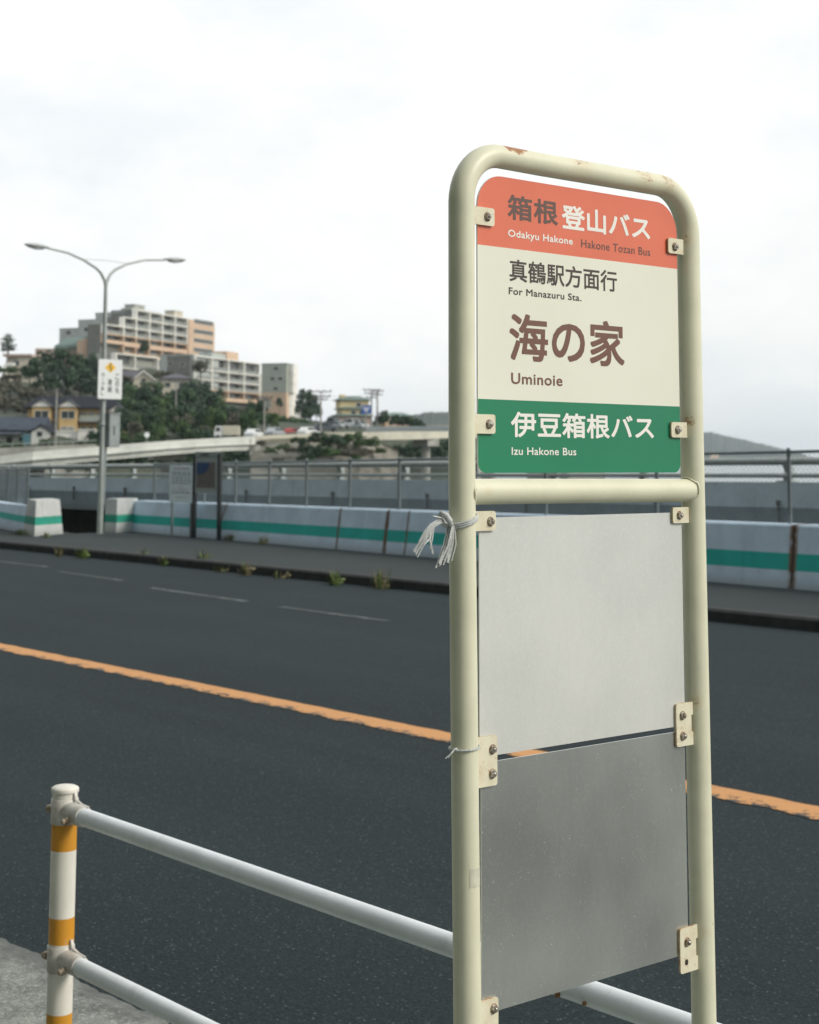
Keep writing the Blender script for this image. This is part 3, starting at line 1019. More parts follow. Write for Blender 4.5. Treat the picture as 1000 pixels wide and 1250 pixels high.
fence('chain_link_fence', fpath, 'grey chain-link fence standing on the long striped barrier', [6.6, 9.2, 12.57, 14.9, 17.2, 19.36, 20.88, 22.33, 23.70, 24.97, 26.2, 27.4, 29.5])
def fpath2(s):
    # runs off to the left beyond the gap
    t = s
    return (16.55 + .40 * t, 30.9 + t, .58 - .004 * t, 1.36 - .012 * t)
fence('chain_link_fence', fpath2, 'dense grey mesh fence beside the white block at the left edge', [.05, 2.0, 4.0, 6.0, 8.0, 10.0], .05)

# =================================================================== ELEVATED ROAD BEHIND (parapet, rails, deck)
EX = 26.0
def ez(y, z20, z47):
    return z20 + (y - 20.3) / 26.8 * (z47 - z20)
Y0, Y1 = 4.0, 58.0
par = thing('elevated_road', (0, 0, 0), 'blue-grey elevated road parapet with pipe railing behind the mesh fence', 'elevated road')
b = MB()
for ya, yb in [(Y0 + i * (Y1 - Y0) / 9, Y0 + (i + 1) * (Y1 - Y0) / 9) for i in range(9)]:
    yb -= .02
    t0, t1 = ez(ya, 1.208, .923), ez(yb, 1.208, .923)
    l0, l1 = ez(ya, .70, .48), ez(yb, .70, .48)
    b.add([(EX, ya, l0), (EX + .3, ya, l0), (EX + .25, ya, t0), (EX + .05, ya, t0), (EX, yb, l1), (EX + .3, yb, l1), (EX + .25, yb, t1), (EX + .05, yb, t1)],
          [(0, 1, 2, 3), (7, 6, 5, 4), (3, 2, 6, 7), (0, 3, 7, 4), (1, 5, 6, 2)], 0)
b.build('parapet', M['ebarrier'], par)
b = MB()
l0, l1 = ez(Y0, .77, .55), ez(Y1, .77, .55)
b.add([(EX - .015, Y0, l0 - .04), (EX + 8, Y0, l0 - .04), (EX + 8, Y0, l0 - .62), (EX + .04, Y0, l0 - .62), (EX - .015, Y1, l1 - .04), (EX + 8, Y1, l1 - .04), (EX + 8, Y1, l1 - .62), (EX + .04, Y1, l1 - .62)],
      [(0, 1, 2, 3), (7, 6, 5, 4), (0, 4, 5, 1), (0, 3, 7, 4), (3, 2, 6, 7), (1, 5, 6, 2)], 0)
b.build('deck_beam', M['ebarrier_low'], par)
b = MB(); b.box(EX + 1.4, EX + 6.6, Y0, Y1 - 1, -7, .02); b.build('support_wall', M['dark_conc'], par)
# round pipes on bent posts
for nm, dz20, dz47, r in (('upper_rail', 1.602, 1.27, .075), ('lower_rail', 1.330, 1.02, .045)):
    b = MB()
    b.tube([(EX + .12, Y0 + (Y1 - Y0) * i / 10, ez(Y0 + (Y1 - Y0) * i / 10, dz20, dz47)) for i in range(11)], r, 14)
    b.build(nm, M['bridge_rail'], par)
yy = 18.55
first = None
while yy < 57:
    t = ez(yy, 1.205, .92)
    b = MB()
    prof = [(EX + .26, t - .02), (EX + .30, t + .12), (EX + .30, t + .28), (EX + .22, t + .40), (EX + .10, t + .46), (EX + .08, t + .38), (EX + .16, t + .30), (EX + .20, t + .20), (EX + .16, t + .06), (EX + .10, t - .02)]
    b.prism([(p[0], p[1]) for p in prof], .16, 'y', 0, yy - .08)
    b.box(EX + .05, EX + .28, yy - .16, yy + .16, t - .01, t + .03)
    b.build('rail_post', M['bridge_rail'], par)
    yy += 2.52 if yy > 22 else 3.6
# small reflector stubs along the ledge
for yy in (18.6, 21.6, 25.3, 28.6, 32.2, 36.0, 39.0, 42.3, 45.4, 48.4):
    l = ez(yy, .73, .51)
    b = MB(); b.tube([(EX - .06, yy, l - .26), (EX - .06, yy, l + .08)], .022, 8); b.tube([(EX - .06, yy, l + .03), (EX - .06, yy, l + .14)], .045, 10)
    b.build('reflector_stub', M['pole_dark'], par)

# =================================================================== STREET LAMP
LX, LY = 17.50, 29.49
lamp = thing('street_lamp', (LX, LY, 0), 'tall grey street lamp with two curved arms beside the barrier gap', 'street lamp')
b = MB()
b.tube([(0, 0, -.6), (0, 0, 2.6), (0, 0, 5.36)], [.066, .054, .038], 20)
b.build('pole', M['lamp_pole'], lamp)
for sg in (-1, 1):
    b = MB()
    if sg < 0:
        ap = [(0, 0, 5.25), (-.03, 0, 5.36), (-.13, 0, 5.52), (-.25, 0, 5.615), (-.56, 0, 5.765), (-.95, 0, 5.885), (-1.40, 0, 5.935)]
        hd = Vector((-1.38, 0, 5.935)); dv = Vector((-1, 0, .04))
    else:
        ap = [(0, 0, 5.25), (.03, 0, 5.36), (.10, 0, 5.50), (.22, 0, 5.615), (.51, 0, 5.76), (.95, 0, 5.885), (1.47, 0, 5.93)]
        hd = Vector((1.45, 0, 5.93)); dv = Vector((1, 0, .05))
    b.tube(ap, [.036, .034, .030, .028, .026, .024, .022], 14)
    arm = b.build('arm', M['lamp_pole'], lamp)
    b = MB()
    n1_ = 14
    prev = None
    for i, (t, w, h) in enumerate(((0, .028, .026), (.06, .045, .036), (.16, .085, .050), (.30, .10, .056), (.44, .085, .046), (.54, .05, .030), (.57, .02, .015))):
        c = hd + dv * t
        ringp = [c + Vector((0, w * math.cos(2 * PI * k_ / n1_), h * (math.sin(2 * PI * k_ / n1_) * (1 if math.sin(2 * PI * k_ / n1_) > 0 else .55)) + .01)) for k_ in range(n1_)]
        if prev:
            b.add(prev + ringp, [(k_, (k_ + 1) % n1_, n1_ + (k_ + 1) % n1_, n1_ + k_) for k_ in range(n1_)], 0, True)
        prev = ringp
    b.face(prev)
    h_ = b.build('lamp_head', M['lamp_pole'], arm)
    b = MB()
    c = hd + dv * .30
    b.tube([c - dv * .17 + Vector((0, 0, -.022)), c + Vector((0, 0, -.028)), c + dv * .19 + Vector((0, 0, -.018))], [.045, .075, .035], 12, flat=.45)
    b.build('lens', M['lamp_glass'], arm)
b = MB(); b.tube([(-.56, 0, 5.78), (0, 0, 5.795), (.51, 0, 5.775)], .006, 6); b.build('tie_rod', M['lamp_pole'], lamp)
for z in (3.5, 3.02, 2.3):
    b = MB(); b.lathe([(.050, z - .03), (.066, z - .028), (.066, z + .028), (.050, z + .03)], (0, 0, 0), 16)
    b.build('clamp_band', M['galv'], lamp)

ws = thing('warning_sign', (LX + .09, LY - .12, 2.84), 'white road warning board with yellow diamond fixed to the lamp pole', 'road sign')
b = MB()
o = outline(-.293, .293, 0, .838, .03, .03, 4); n = len(o)
b.face([(x, 0, z) for x, z in o], 0)
b.add([(x, 0, z) for x, z in o] + [(x, .02, z) for x, z in o], [(i, n + i, n + (i + 1) % n, (i + 1) % n) for i in range(n)], 1)
b.face([(x, .02, z) for x, z in o][::-1], 1)
wsb = b.build('board', [M['board_white'], M['galv']], ws)
b = MB()
b.face([(0.0, -.002, .555), (.135, -.002, .665), (0.0, -.002, .785), (-.135, -.002, .665)], 0)
b.build('diamond', [M['yellow_sign']], wsb)
b = MB()
sp = [(-.003, .585), (.0, .615), (.025, .640), (.025, .652), (-.020, .675), (-.020, .690), (.004, .715), (.004, .735)]
for (xa, za), (xc, zc2) in zip(sp, sp[1:]):
    d = Vector((xc - xa, zc2 - za)).normalized() * .002; w = Vector((-d.y, d.x)).normalized() * .013
    b.face([(xa - d.x - w.x, -.004, za - d.y - w.y), (xc + d.x - w.x, -.004, zc2 + d.y - w.y), (xc + d.x + w.x, -.004, zc2 + d.y + w.y), (xa - d.x + w.x, -.004, za - d.y + w.y)][::-1])
b.face([(-.028, -.004, .733), (.036, -.004, .733), (.004, -.004, .768)])
b.build('winding_arrow', [M['sign_ink']], wsb)
for txt, x, z1, z0, w, m in (('この先', .175, .545, .11, .10, 'sign_ink'), ('連続', -.005, .435, .125, .105, 'sign_ink'), ('カーブ多し', -.18, .56, .065, .085, 'sign_ink')):
    nch = len(txt)
    hch = (z1 - z0) / nch
    for i, ch in enumerate(txt):
        zt = z1 - hch * i
        sub = .62 if ch in 'し' else .84
        if ch == 'ー':
            lettering('lettering', 'ー', x - w * .06, x + w * .06, zt - hch * .88, zt - hch * .1, -.003, M[m], wsb, .02)
        else:
            lettering('lettering', ch, x - w / 2, x + w / 2, zt - hch * .92, zt - hch * .06, -.003, M[m], wsb, .025)
for z in (.18, .66):
    b = MB(); b.box(-.25, .12, .02, .045, z - .02, z + .02); b.box(-.13, -.05, .045, .06, z - .02, z + .02)
    b.build('mounting_bar', [M['galv']], ws)
cab = thing('control_cabinet', (LX + .21, LY + .02, 1.83), 'grey upright control box strapped to the lamp pole under the warning board', 'cabinet')
b = MB(); b.box(-.12, .14, -.16, .16, 0, .70); b.build('box', [M['cabinet']], cab, bevel=.012)
b = MB(); b.box(-.14, .16, -.18, .18, .702, .725); b.build('lid', [M['cabinet']], cab, bevel=.006)
b = MB(); b.box(-.02, .01, -.168, -.162, .25, .45); b.build('latch', [M['pole_dark']], cab)
b = MB(); b.tube([(-.10, 0, 0), (-.12, -.02, -.20), (-.15, -.06, -.60), (-.165, -.06, -1.2)], .022, 8); b.build('cable_pipe', [M['cabinet']], cab)

# =================================================================== NOTICE BOARDS
mb = thing('map_board', (18.15, 26.5, 0), 'framed area map with blue sea between two black posts on the far pavement', 'map board')
for y in (.44, -.43):
    b = MB(); b.box(-.035, .035, y - .035, y + .035, 0, 1.72 if y < 0 else 1.70); b.build('post', [M['black_post']], mb, bevel=.006)
b = MB(); b.box(-.025, .0, -.39, .40, .92, 1.62); b.build('frame', [M['map_frame']], mb, bevel=.005)
b = MB()
b.face([(-.030, -.31, 1.03), (-.030, -.31, 1.53), (-.030, .34, 1.53), (-.030, .34, 1.03)], 0)
b.build('map_sheet', [M['map_land']], mb)
b = MB()
b.face([(-.034, -.31 + .18, 1.53), (-.034, -.31 + .22, 1.44), (-.034, -.02, 1.36), (-.034, .10, 1.30), (-.034, .22, 1.31), (-.034, .34, 1.27), (-.034, .34, 1.53)], 0)
b.build('sea_area', [M['map_blue']], mb)
b = MB(); b.box(-.03, .0, -.39, .40, 1.635, 1.74); hb = b.build('header', [M['cabinet']], mb)
b = MB(); b.box(-.034, -.031, -.08, .20, 1.66, 1.70); b.build('header_print', [M['sign_ink']], mb)
nb = thing('notice_board', (18.10, 27.38, 0), 'faded white notice board with printed lines left of the map board', 'notice board')
b = MB(); b.box(-.012, .012, -.42, .40, .715, 1.465); pn = b.build('panel', [M['notice_white']], nb, bevel=.004)
b = MB()
rows = [(1.385, .028, 1, .24), (1.31, .020, 0, .30), (1.265, .02, 0, .30), (1.205, .02, 0, .30), (1.15, .02, 0, .30), (1.095, .022, 0, .30), (1.02, .012, 1, .1), (.965, .016, 1, .25), (.905, .024, 0, .30), (.82, .01, 0, .12)]
for z, h, m, w in rows:
    y = w
    while y > -w - .02:
        l = random.uniform(.05, .14)
        b.face([(-.0135, y, z), (-.0135, y - l, z), (-.0135, y - l, z + h), (-.0135, y, z + h)], m)
        y -= l + random.uniform(.015, .05)
b.build('printed_lines', [M['notice_ink'], M['notice_red']], pn)
b = MB()
for y in (-.36, .33):
    b.box(.012, .045, y - .02, y + .02, .02, 1.40)
b.build('leg', [M['galv_dark']], nb)

# =================================================================== WEEDS
def weed(loc, h, n, dry, label, spread=.10, lean=.5):
    b = MB()
    for i in range(n):
        a = random.uniform(0, 2 * PI); r = random.uniform(0, spread)
        x, y = r * math.cos(a), r * math.sin(a)
        hh = h * random.uniform(.35, 1.0)
        dx, dy = math.cos(a) * lean * hh * random.random(), math.sin(a) * lean * hh * random.random()
        w = random.uniform(.004, .010)
        px, py = -math.sin(a) * w, math.cos(a) * w
        m = 1 if random.random() < dry else 0
        b.face([(x - px, y - py, 0), (x + px, y + py, 0), (x + dx * .4 + px * .8, y + dy * .4 + py * .8, hh * .6), (x + dx * .4 - px * .8, y + dy * .4 - py * .8, hh * .6)], m)
        b.face([(x + dx * .4 - px * .8, y + dy * .4 - py * .8, hh * .6), (x + dx * .4 + px * .8, y + dy * .4 + py * .8, hh * .6), (x + dx, y + dy, hh * .95)], m)
        if i % 3 == 0:   # small broad leaves
            zc_ = hh * random.uniform(.2, .6)
            l = random.uniform(.03, .06)
            b.face([(x, y, zc_), (x + l * math.cos(a + 1), y + l * math.sin(a + 1), zc_ + .02), (x + 1.6 * l * math.cos(a + .6), y + 1.6 * l * math.sin(a + .6), zc_ + .01), (x + l * math.cos(a + .2), y + l * math.sin(a + .2), zc_ - .01)], m)
    o = b.build('weed', [M['weed'], M['weed_dry']])
    o.location = loc
    return tag(o, label, 'weed', 'weeds along the far kerb and barrier')
def onz(px, py, z):
    d = ray(px, py); t = (z - EYE) / d.z
    return EYEV + d * t
for (px, py, h, n_, dry, lb, sp) in (
        (247, 688, .30, 70, .15, 'tallest bright green weed tuft on the far kerb', .13),
        (100, 678, .20, 60, .1, 'low round green weed tuft on the kerb in front of the barrier gap', .14),
        (72, 676, .20, 26, .7, 'thin dry weed left of the round green tuft on the kerb', .10),
        (174, 682, .24, 40, .5, 'loose half-dry weed on the kerb in front of the right end wing', .13),
        (200, 687, .14, 34, .3, 'small green weed on the kerb in front of the notice board', .10),
        (298, 698, .20, 36, .8, 'straw-coloured weed on the kerb right of the tallest tuft', .10),
        (271, 694, .08, 26, .7, 'flat dry weed beside the tallest tuft on the kerb', .16),
        (408, 710, .20, 46, .25, 'green weed on the kerb below the rust streaked barrier joint', .12),
        (463, 714, .30, 50, .6, 'feathery pale weed nearest the sign post on the kerb', .14),
        (341, 702, .08, 22, .8, 'flat dry brown weed on the kerb between two tufts', .14)):
    p = onz(px, py, ZR + .05)
    weed((p.x + .02, p.y, ZR), h * .85 + .08, n_, dry, lb, sp)
for (px, py, h, n_, dry, lb, sp) in (
        (286, 659, .18, 40, .3, 'green weed at the barrier foot right of the map board', .15),
        (325, 664, .22, 26, .7, 'thin tall dry weed at the barrier foot', .16),
        (921, 711, .26, 30, .4, 'slim weed at the barrier foot just right of the sign', .10),
        (977, 714, .22, 36, .1, 'leafy green weed at the barrier foot near the right edge', .12),
        (30, 652, .16, 40, .3, 'weed patch at the foot of the white barrier block', .2),
        (62, 655, .14, 30, .2, 'short weed under the stripe of the white barrier block', .1)):
    p = onz(px, py, .03)
    weed((p.x - .10, p.y, .015), h, n_, dry, lb, sp)

# =================================================================== TERRAIN
RR = math.hypot(ROT[0][2], ROT[1][2])
AXIS = Vector((-ROT[0][2], -ROT[1][2], 0)) / RR          # horizontal view axis
# anchor heights: (px, py of ground, depth)
ANCH = []
def anchor(px, py, d):
    p = P(px, py, d)
    ANCH.append((px / 55.0, math.log(d) * 5.0, p.z))
    return p
for a in ((-300, 552, 150), (0, 590, 150), (100, 590, 150), (200, 585, 150), (300, 575, 150), (-300, 556, 230), (0, 556, 230), (100, 556, 235), (200, 552, 235), (280, 545, 235),
          (30, 544, 270), (90, 540, 290), (140, 540, 295), (200, 530, 290), (250, 530, 290), (20, 505, 360), (100, 495, 360), (200, 500, 350), (260, 508, 360), (-300, 500, 400),
          (30, 464, 430), (90, 455, 430), (160, 472, 400), (210, 478, 400), (110, 434, 490), (180, 450, 470), (230, 462, 470), (280, 492, 440), (330, 503, 430), (-200, 450, 520),
          (150, 436, 520), (250, 436, 560), (330, 500, 520), (360, 508, 420), (380, 524, 300), (430, 526, 300), (430, 521, 340), (480, 523, 330), (380, 512, 420), (450, 518, 480),
          (345, 572, 190), (400, 572, 190), (470, 575, 190), (330, 530, 212), (400, 532, 214), (440, 533, 214), (340, 529, 235), (420, 529, 240), (500, 585, 200), (540, 590, 210),
          (510, 570, 235), (545, 570, 240), (520, 560, 270), (530, 530, 300), (545, 531, 330), (560, 545, 400), (500, 522, 520), (620, 640, 300), (700, 640, 200), (650, 590, 520)):
    anchor(*a)
# the trees stand on the slope, so their feet shape it too
for a in ((60, 467, 392), (82, 471, 385), (104, 475, 388), (46, 475, 380), (72, 485, 372), (98, 487, 368), (120, 483, 380), (114, 493, 360), (56, 487, 366), (132, 501, 352), (36, 471, 396), (10, 493, 370), (34, 501, 360), (6, 513, 350), (28, 515, 340), (60, 501, 350), (-12, 513, 352), (152, 501, 372), (166, 507, 366), (182, 509, 362), (158, 521, 345), (176, 527, 335), (196, 517, 358), (162, 537, 318), (186, 537, 316), (150, 533, 325), (206, 533, 322), (138, 521, 345), (212, 509, 372), (228, 509, 376), (244, 507, 392), (236, 521, 355), (256, 511, 388), (222, 527, 345), (248, 525, 350), (266, 511, 394), (228, 535, 320), (252, 533, 322), (276, 513, 396), (292, 517, 392), (284, 523, 370), (308, 517, 390), (322, 519, 388), (304, 525, 350), (272, 527, 345), (338, 521, 384), (352, 521, 384), (366, 523, 372), (372, 509, 414), (380, 513, 410), (368, 515, 408), (386, 517, 405), (376, 519, 400), (468, 525, 300), (486, 526, 296), (496, 526, 297), (506, 527, 300), (460, 525, 305), (515, 528, 300)):
    anchor(*a)
def terr(px, d):
    if d < 75:
        return -6.5
    u, v = px / 55.0, math.log(d) * 5.0
    W = Z = 0
    for (a, c, z) in ANCH:
        q = (a - u) ** 2 + (c - v) ** 2
        w = 1 / (q * q + .002)
        W += w; Z += w * z
    z = Z / W
    # beyond the hill top the land falls away
    if d > 620:
        z *= max(0, 1 - (d - 620) / 500)
    if px > 560:
        z = z + (-13 - z) * min(1, (px - 560) / 60)
    lo, hi = (234, 262) if px < 330 else (219, 240)
    if px > 486:
        lo, hi = 200, 262
    if d < hi:
        t = max(0, (d - lo) / (hi - lo))
        low = -4.5
        z = low + (z - low) * t if z > low else z
    return z
def ground(px, d):
    """point of the terrain surface in column px at view depth d"""
    z = terr(px, d)
    h = EYEV + ray(px, 560) * d
    return Vector((h.x, h.y, z))
b = MB()
cols = [-420 + i * 12 for i in range(int((1500 + 420) / 12) + 1)]
deps = [36, 75, 95, 120, 140] + [150 + 8 * i for i in range(34)] + [430 + 15 * i for i in range(20)] + [760, 900, 1100, 1400]
grid = []
for d in deps:
    row = []
    for px in cols:
        p = ground(px, d)
        if d > 130:
            p.z += .5 * mnoise.noise(Vector((p.x * .11, p.y * .11, 1)))
        row.append(tuple(p))
    grid.append(row)
nc = len(cols)
vs = [p for r in grid for p in r]
fs = [(i * nc + j, i * nc + j + 1, (i + 1) * nc + j + 1, (i + 1) * nc + j) for i in range(len(deps) - 1) for j in range(nc - 1)]
b.add(vs, fs, 0, True)
tag(b.build('hillside', M['hill_ground']), kind='structure')
# base sheet (seabed and low land) and the sea
b = MB(); b.face([(-7950, -7950, -14), (7950, -7950, -14), (7950, 7950, -14), (-7950, 7950, -14)])
tag(b.build('ground', M['hill_ground']), kind='structure')
b = MB(); b.face([(34.5, -7950, -9), (7950, -7950, -9), (7950, 7950, -9), (34.5, 7950, -9)])
tag(b.build('sea', M['sea']), kind='structure')

# unseen slope added behind and left of the camera to block sky light
b = MB()
rows = []
for i in range(41):
    y = -90 + i * 7.5
    r_ = []
    for j, (x, z) in enumerate(((-3.4, 0), (-3.8, 4.5), (-5.5, 10), (-8, 18), (-11, 27), (-16, 34), (-60, 38))):
        q = 1.0 * mnoise.noise(Vector((y * .13, j * .9, 2))) + .8 * mnoise.noise(Vector((y * .4, j * 2.1, 7)))
        r_.append((x + q * (j > 0), y, z + q * (j > 0)))
    rows.append(r_)
for a, c in zip(rows, rows[1:]):
    for j in range(6):
        b.face([a[j], a[j + 1], c[j + 1], c[j]][::-1], 0, True)
tag(b.build('unseen_shade_slope', M['hill_ground'], merge=True), kind='structure')

# far headland across the bay
def headland(name, pts, d, thick, amp):
    b = MB()
    n_ = 420
    front, top, back = [], [], []
    for i in range(n_ + 1):
        px = pts[0][0] + (pts[-1][0] - pts[0][0]) * i / n_
        for (xa, ya), (xb, yb) in zip(pts, pts[1:]):
            if xa <= px <= xb:
                py = ya + (yb - ya) * (px - xa) / (xb - xa)
        t = P(px, py, d)
        t.z += amp * (mnoise.noise(Vector((px * .11, 1, 0))) + .7 * mnoise.noise(Vector((px * .31, 4, 0))) + .6 * mnoise.noise(Vector((px * .75, 9, 0))) + .5 * mnoise.noise(Vector((px * 1.9, 5, 0))))
        t.z = max(t.z, -8)
        u = ray(px, py); u.z = 0; u.normalize()
        top.append(t)
        front.append(Vector((t.x, t.y, -10)) - u * thick)
        back.append(Vector((t.x, t.y, -10)) + u * thick * 2)
    rows = [front]
    for f in (.35, .7, .9):
        rows.append([Vector((a.x + (c.x - a.x) * f, a.y + (c.y - a.y) * f, a.z + (c.z - a.z) * (f ** .7) + amp * .8 * mnoise.noise(Vector((i * .5, f * 9, 0))))) for i, (a, c) in enumerate(zip(front, top))])
    rows += [top, back]
    vs = [p for r in rows for p in r]; m = n_ + 1
    b.add(vs, [(i * m + j, i * m + j + 1, (i + 1) * m + j + 1, (i + 1) * m + j) for i in range(len(rows) - 1) for j in range(n_)], 0, True)
    return tag(b.build(name, M['headland']), kind='structure')
headland('far_headland', [(590, 540), (700, 522), (840, 526), (870, 528), (905, 536), (930, 542), (960, 549), (985, 556), (1010, 562), (1040, 566)], 4300, 260, 3.2)
headland('far_ridge', [(470, 520), (505, 507), (520, 503), (545, 503), (580, 506), (640, 516), (720, 535), (760, 545)], 2100, 240, 2.2)

# =================================================================== BRIDGES
wb = thing('road_bridge', (0, 0, 0), 'long white concrete road bridge curving across the left under the houses', 'bridge')
ctr = [(-140, 561, 575, 196), (-60, 560, 575.5, 190), (0, 556.5, 573, 186), (40, 551.5, 569, 186), (80, 548.0, 566, 188), (120, 545.0, 562.5, 190), (160, 541.5, 559, 192), (200, 538.5, 555.5, 195), (240, 536, 552.5, 199), (275, 534, 550.5, 203), (312, 532.5, 549.5, 207)]
def ribbon(b, rows, m=0):
    """rows: list of cross-sections, joined"""
    for a, c in zip(rows, rows[1:]):
        for i in range(len(a)):
            j = (i + 1) % len(a)
            b.face([a[i], a[j], c[j], c[i]], m)
    b.face(rows[0][::-1], m); b.face(rows[-1], m)
secs_g, secs_p, secs_c, secs_b = [], [], [], []
for (px, yt, yb, d) in ctr:
    A = P(px, yt, d); zb = P(px, yb, d).z
    u = ray(px, yt); u.z = 0; u.normalize()
    zt = A.z; h = zt - zb
    def q(f, z): return Vector((A.x, A.y, 0)) + u * f + Vector((0, 0, z))
    secs_p.append([q(0, zb + h * .47), q(0, zt), q(.3, zt), q(.3, zb + h * .47)])
    secs_c.append([q(-.35, zb + h * .40), q(-.35, zb + h * .48), q(8.3, zb + h * .48), q(8.3, zb + h * .40)])
    secs_g.append([q(.15, zb), q(.05, zb + h * .41), q(7.8, zb + h * .41), q(7.7, zb)])
    secs_b.append([q(8.0, zb + h * .47), q(8.0, zt), q(8.3, zt), q(8.3, zb + h * .47)])
for nm, sc in (('near_parapet', secs_p), ('deck_slab', secs_c), ('girder', secs_g), ('back_parapet', secs_b)):
    b = MB(); ribbon(b, sc); b.build(nm, M['white_bridge'], wb)
b = MB()
for f in (.22, .42):
    b.tube([Vector(s[3]) + Vector((0, 0, f + .05)) for s in secs_b], .05, 6)
for i in range(len(secs_b) - 1):
    for t in (0, .33, .66):
        p = Vector(secs_b[i][3]).lerp(Vector(secs_b[i + 1][3]), t)
        b.tube([p, p + Vector((0, 0, .5))], .06, 6)
b.build('railing', M['bridge_rail'], wb)
for (px, d) in ((46, 192), (204, 200)):
    q0 = P(px, 556, d + 3)
    b = MB()
    z1 = -.2 if px > 100 else .1
    zt = P(px, 564 if px < 100 else 552.5, d + 3).z
    b.tube([(q0.x, q0.y, -9), (q0.x, q0.y, zt - .9)], .9, 16)
    b.box(q0.x - 2.2, q0.x + 2.2, q0.y - 1, q0.y + 1, zt - .9, zt - .25)
    b.build('pier', M['conc'], wb)
# abutment at the right end
b = MB()
A0, A1 = P(305, 548, 206), P(318, 548, 208)
b.add([(A0.x, A0.y, -6), (A1.x, A1.y, -6), (A1.x, A1.y, A1.z + 1.3), (A0.x, A0.y, A0.z + 1.3), (A0.x + 5, A0.y + 7, -6), (A1.x + 5, A1.y + 7, -6), (A1.x + 5, A1.y + 7, A1.z + 1.3), (A0.x + 5, A0.y + 7, A0.z + 1.3)],
      [(0, 1, 2, 3), (1, 5, 6, 2), (4, 0, 3, 7), (3, 2, 6, 7), (5, 4, 7, 6)])
b.build('abutment', M['conc'], wb)

cb = thing('girder_bridge', (0, 0, 0), 'cream girder bridge on a round pier at the end of the cliff road', 'bridge')
secs_g, secs_r, secs_r2 = [], [], []
for (px, yt, yb, d) in ((446, 527.5, 537.5, 216), (470, 527, 537, 218), (500, 526.5, 536.5, 222), (520, 526.5, 536, 225), (548, 526.5, 534.5, 230), (600, 527, 534, 240), (680, 528, 534, 258)):
    A = P(px, yt, d); zb = P(px, yb, d).z
    u = ray(px, yt); u.z = 0; u.normalize()
    def q(f, z): return Vector((A.x, A.y, 0)) + u * f + Vector((0, 0, z))
    secs_g.append([q(0, zb), q(-.12, A.z), q(7, A.z), q(6.9, zb)])
    secs_r.append((q(.1, A.z), q(.1, A.z + .75)))
    secs_r2.append((q(6.7, A.z), q(6.7, A.z + .75)))
b = MB(); ribbon(b, secs_g); b.build('girder', M['cream_bridge'], cb)
for rr_ in (secs_r, secs_r2):
    b = MB()
    for f in (.18, .35, .55, .78):
        b.tube([a.lerp(c, f + .06) for a, c in rr_], .07, 6)
    for (a, c), (a2, c2) in zip(rr_, rr_[1:]):
        for t in [i / 7 for i in range(7)]:
            b.tube([a.lerp(a2, t), c.lerp(c2, t)], .06, 6)
    b.build('railing', M['galv_dark'], cb)
q0 = P(520, 536, 228)
b = MB()
b.tube([(q0.x, q0.y, -8), (q0.x, q0.y, q0.z - 1.0)], .62, 18)
b.build('pier', M['conc'], cb)
b = MB()
b.box(q0.x - 1.1, q0.x + 1.1, q0.y - 1.6, q0.y + 1.6, q0.z - 1.0, q0.z + .05)
b.build('pier_cap', M['conc'], cb)

e0 = P(600, 534, 243); e1 = P(680, 534, 262)
b = MB(); b.tube([(e0.x, e0.y, -13), (e0.x, e0.y, e0.z - 1.0)], .62, 18); b.build('pier', M['conc'], cb)
b = MB(); b.box(e0.x - 1.1, e0.x + 1.1, e0.y - 1.6, e0.y + 1.6, e0.z - 1.0, e0.z + .03); b.build('pier_cap', M['conc'], cb)
b = MB(); b.box(e1.x - 3, e1.x + 6, e1.y - 5, e1.y + 4, -13, e1.z - .02); b.build('abutment', M['conc'], cb)

# cliff road parapet (cream) and cliff face with retaining wall
cp = thing('cliff_wall', (0, 0, 0), 'rocky cliff and retaining wall with cream coping below the coast road', 'retaining wall')
rows_top = [(312, 533, 208), (330, 531, 209), (350, 530.5, 210), (372, 529.5, 211), (392, 528, 212), (420, 527.5, 213), (448, 527.5, 215)]
b = MB(); ss = []
for (px, py, d) in rows_top:
    A = P(px, py, d); u = ray(px, py); u.z = 0; u.normalize()
    z0 = P(px, py + 4.5, d).z
    ss.append([A - u * .1 + Vector((0, 0, z0 - A.z)), A - u * .1, A + u * .4, A + u * .4 + Vector((0, 0, z0 - A.z - .5))])
ribbon(b, ss); b.build('coping', M['cream_bridge'], cp)
b = MB()
n_, m_ = 70, 14
vs = []
for j in range(m_ + 1):
    for i in range(n_ + 1):
        px = 306 + (486 - 306) * i / n_
        yt = 535 if px < 448 else 535 + (px - 448) * .35
        t = j / m_
        py = yt + (592 - yt) * t
        d = 212.5 - 15 * t ** .8 - (0 if px < 440 else -(px - 440) * .25)
        p = P(px, py, d)
        rough_ = min(1, max(0, (px - 385) / 25)) + .25
        nv = mnoise.noise(Vector((p.x * .35, p.y * .35, p.z * .6))) + .5 * mnoise.noise(Vector((p.x * 1.1, p.y * 1.1, p.z * 1.4)))
        u = ray(px, py); u.z = 0; u.normalize()
        p = p - u * nv * 1.3 * rough_
        vs.append(p)
fs = [(j * (n_ + 1) + i, (j + 1) * (n_ + 1) + i, (j + 1) * (n_ + 1) + i + 1, j * (n_ + 1) + i + 1) for j in range(m_) for i in range(n_)]
for f in fs:
    px_i = f[0] % (n_ + 1)
    b.face([vs[k_] for k_ in f], 0 if px_i > 24 else 1, True)
b.build('cliff_face', [M['cliff'], M['ret_wall']], cp, merge=True)

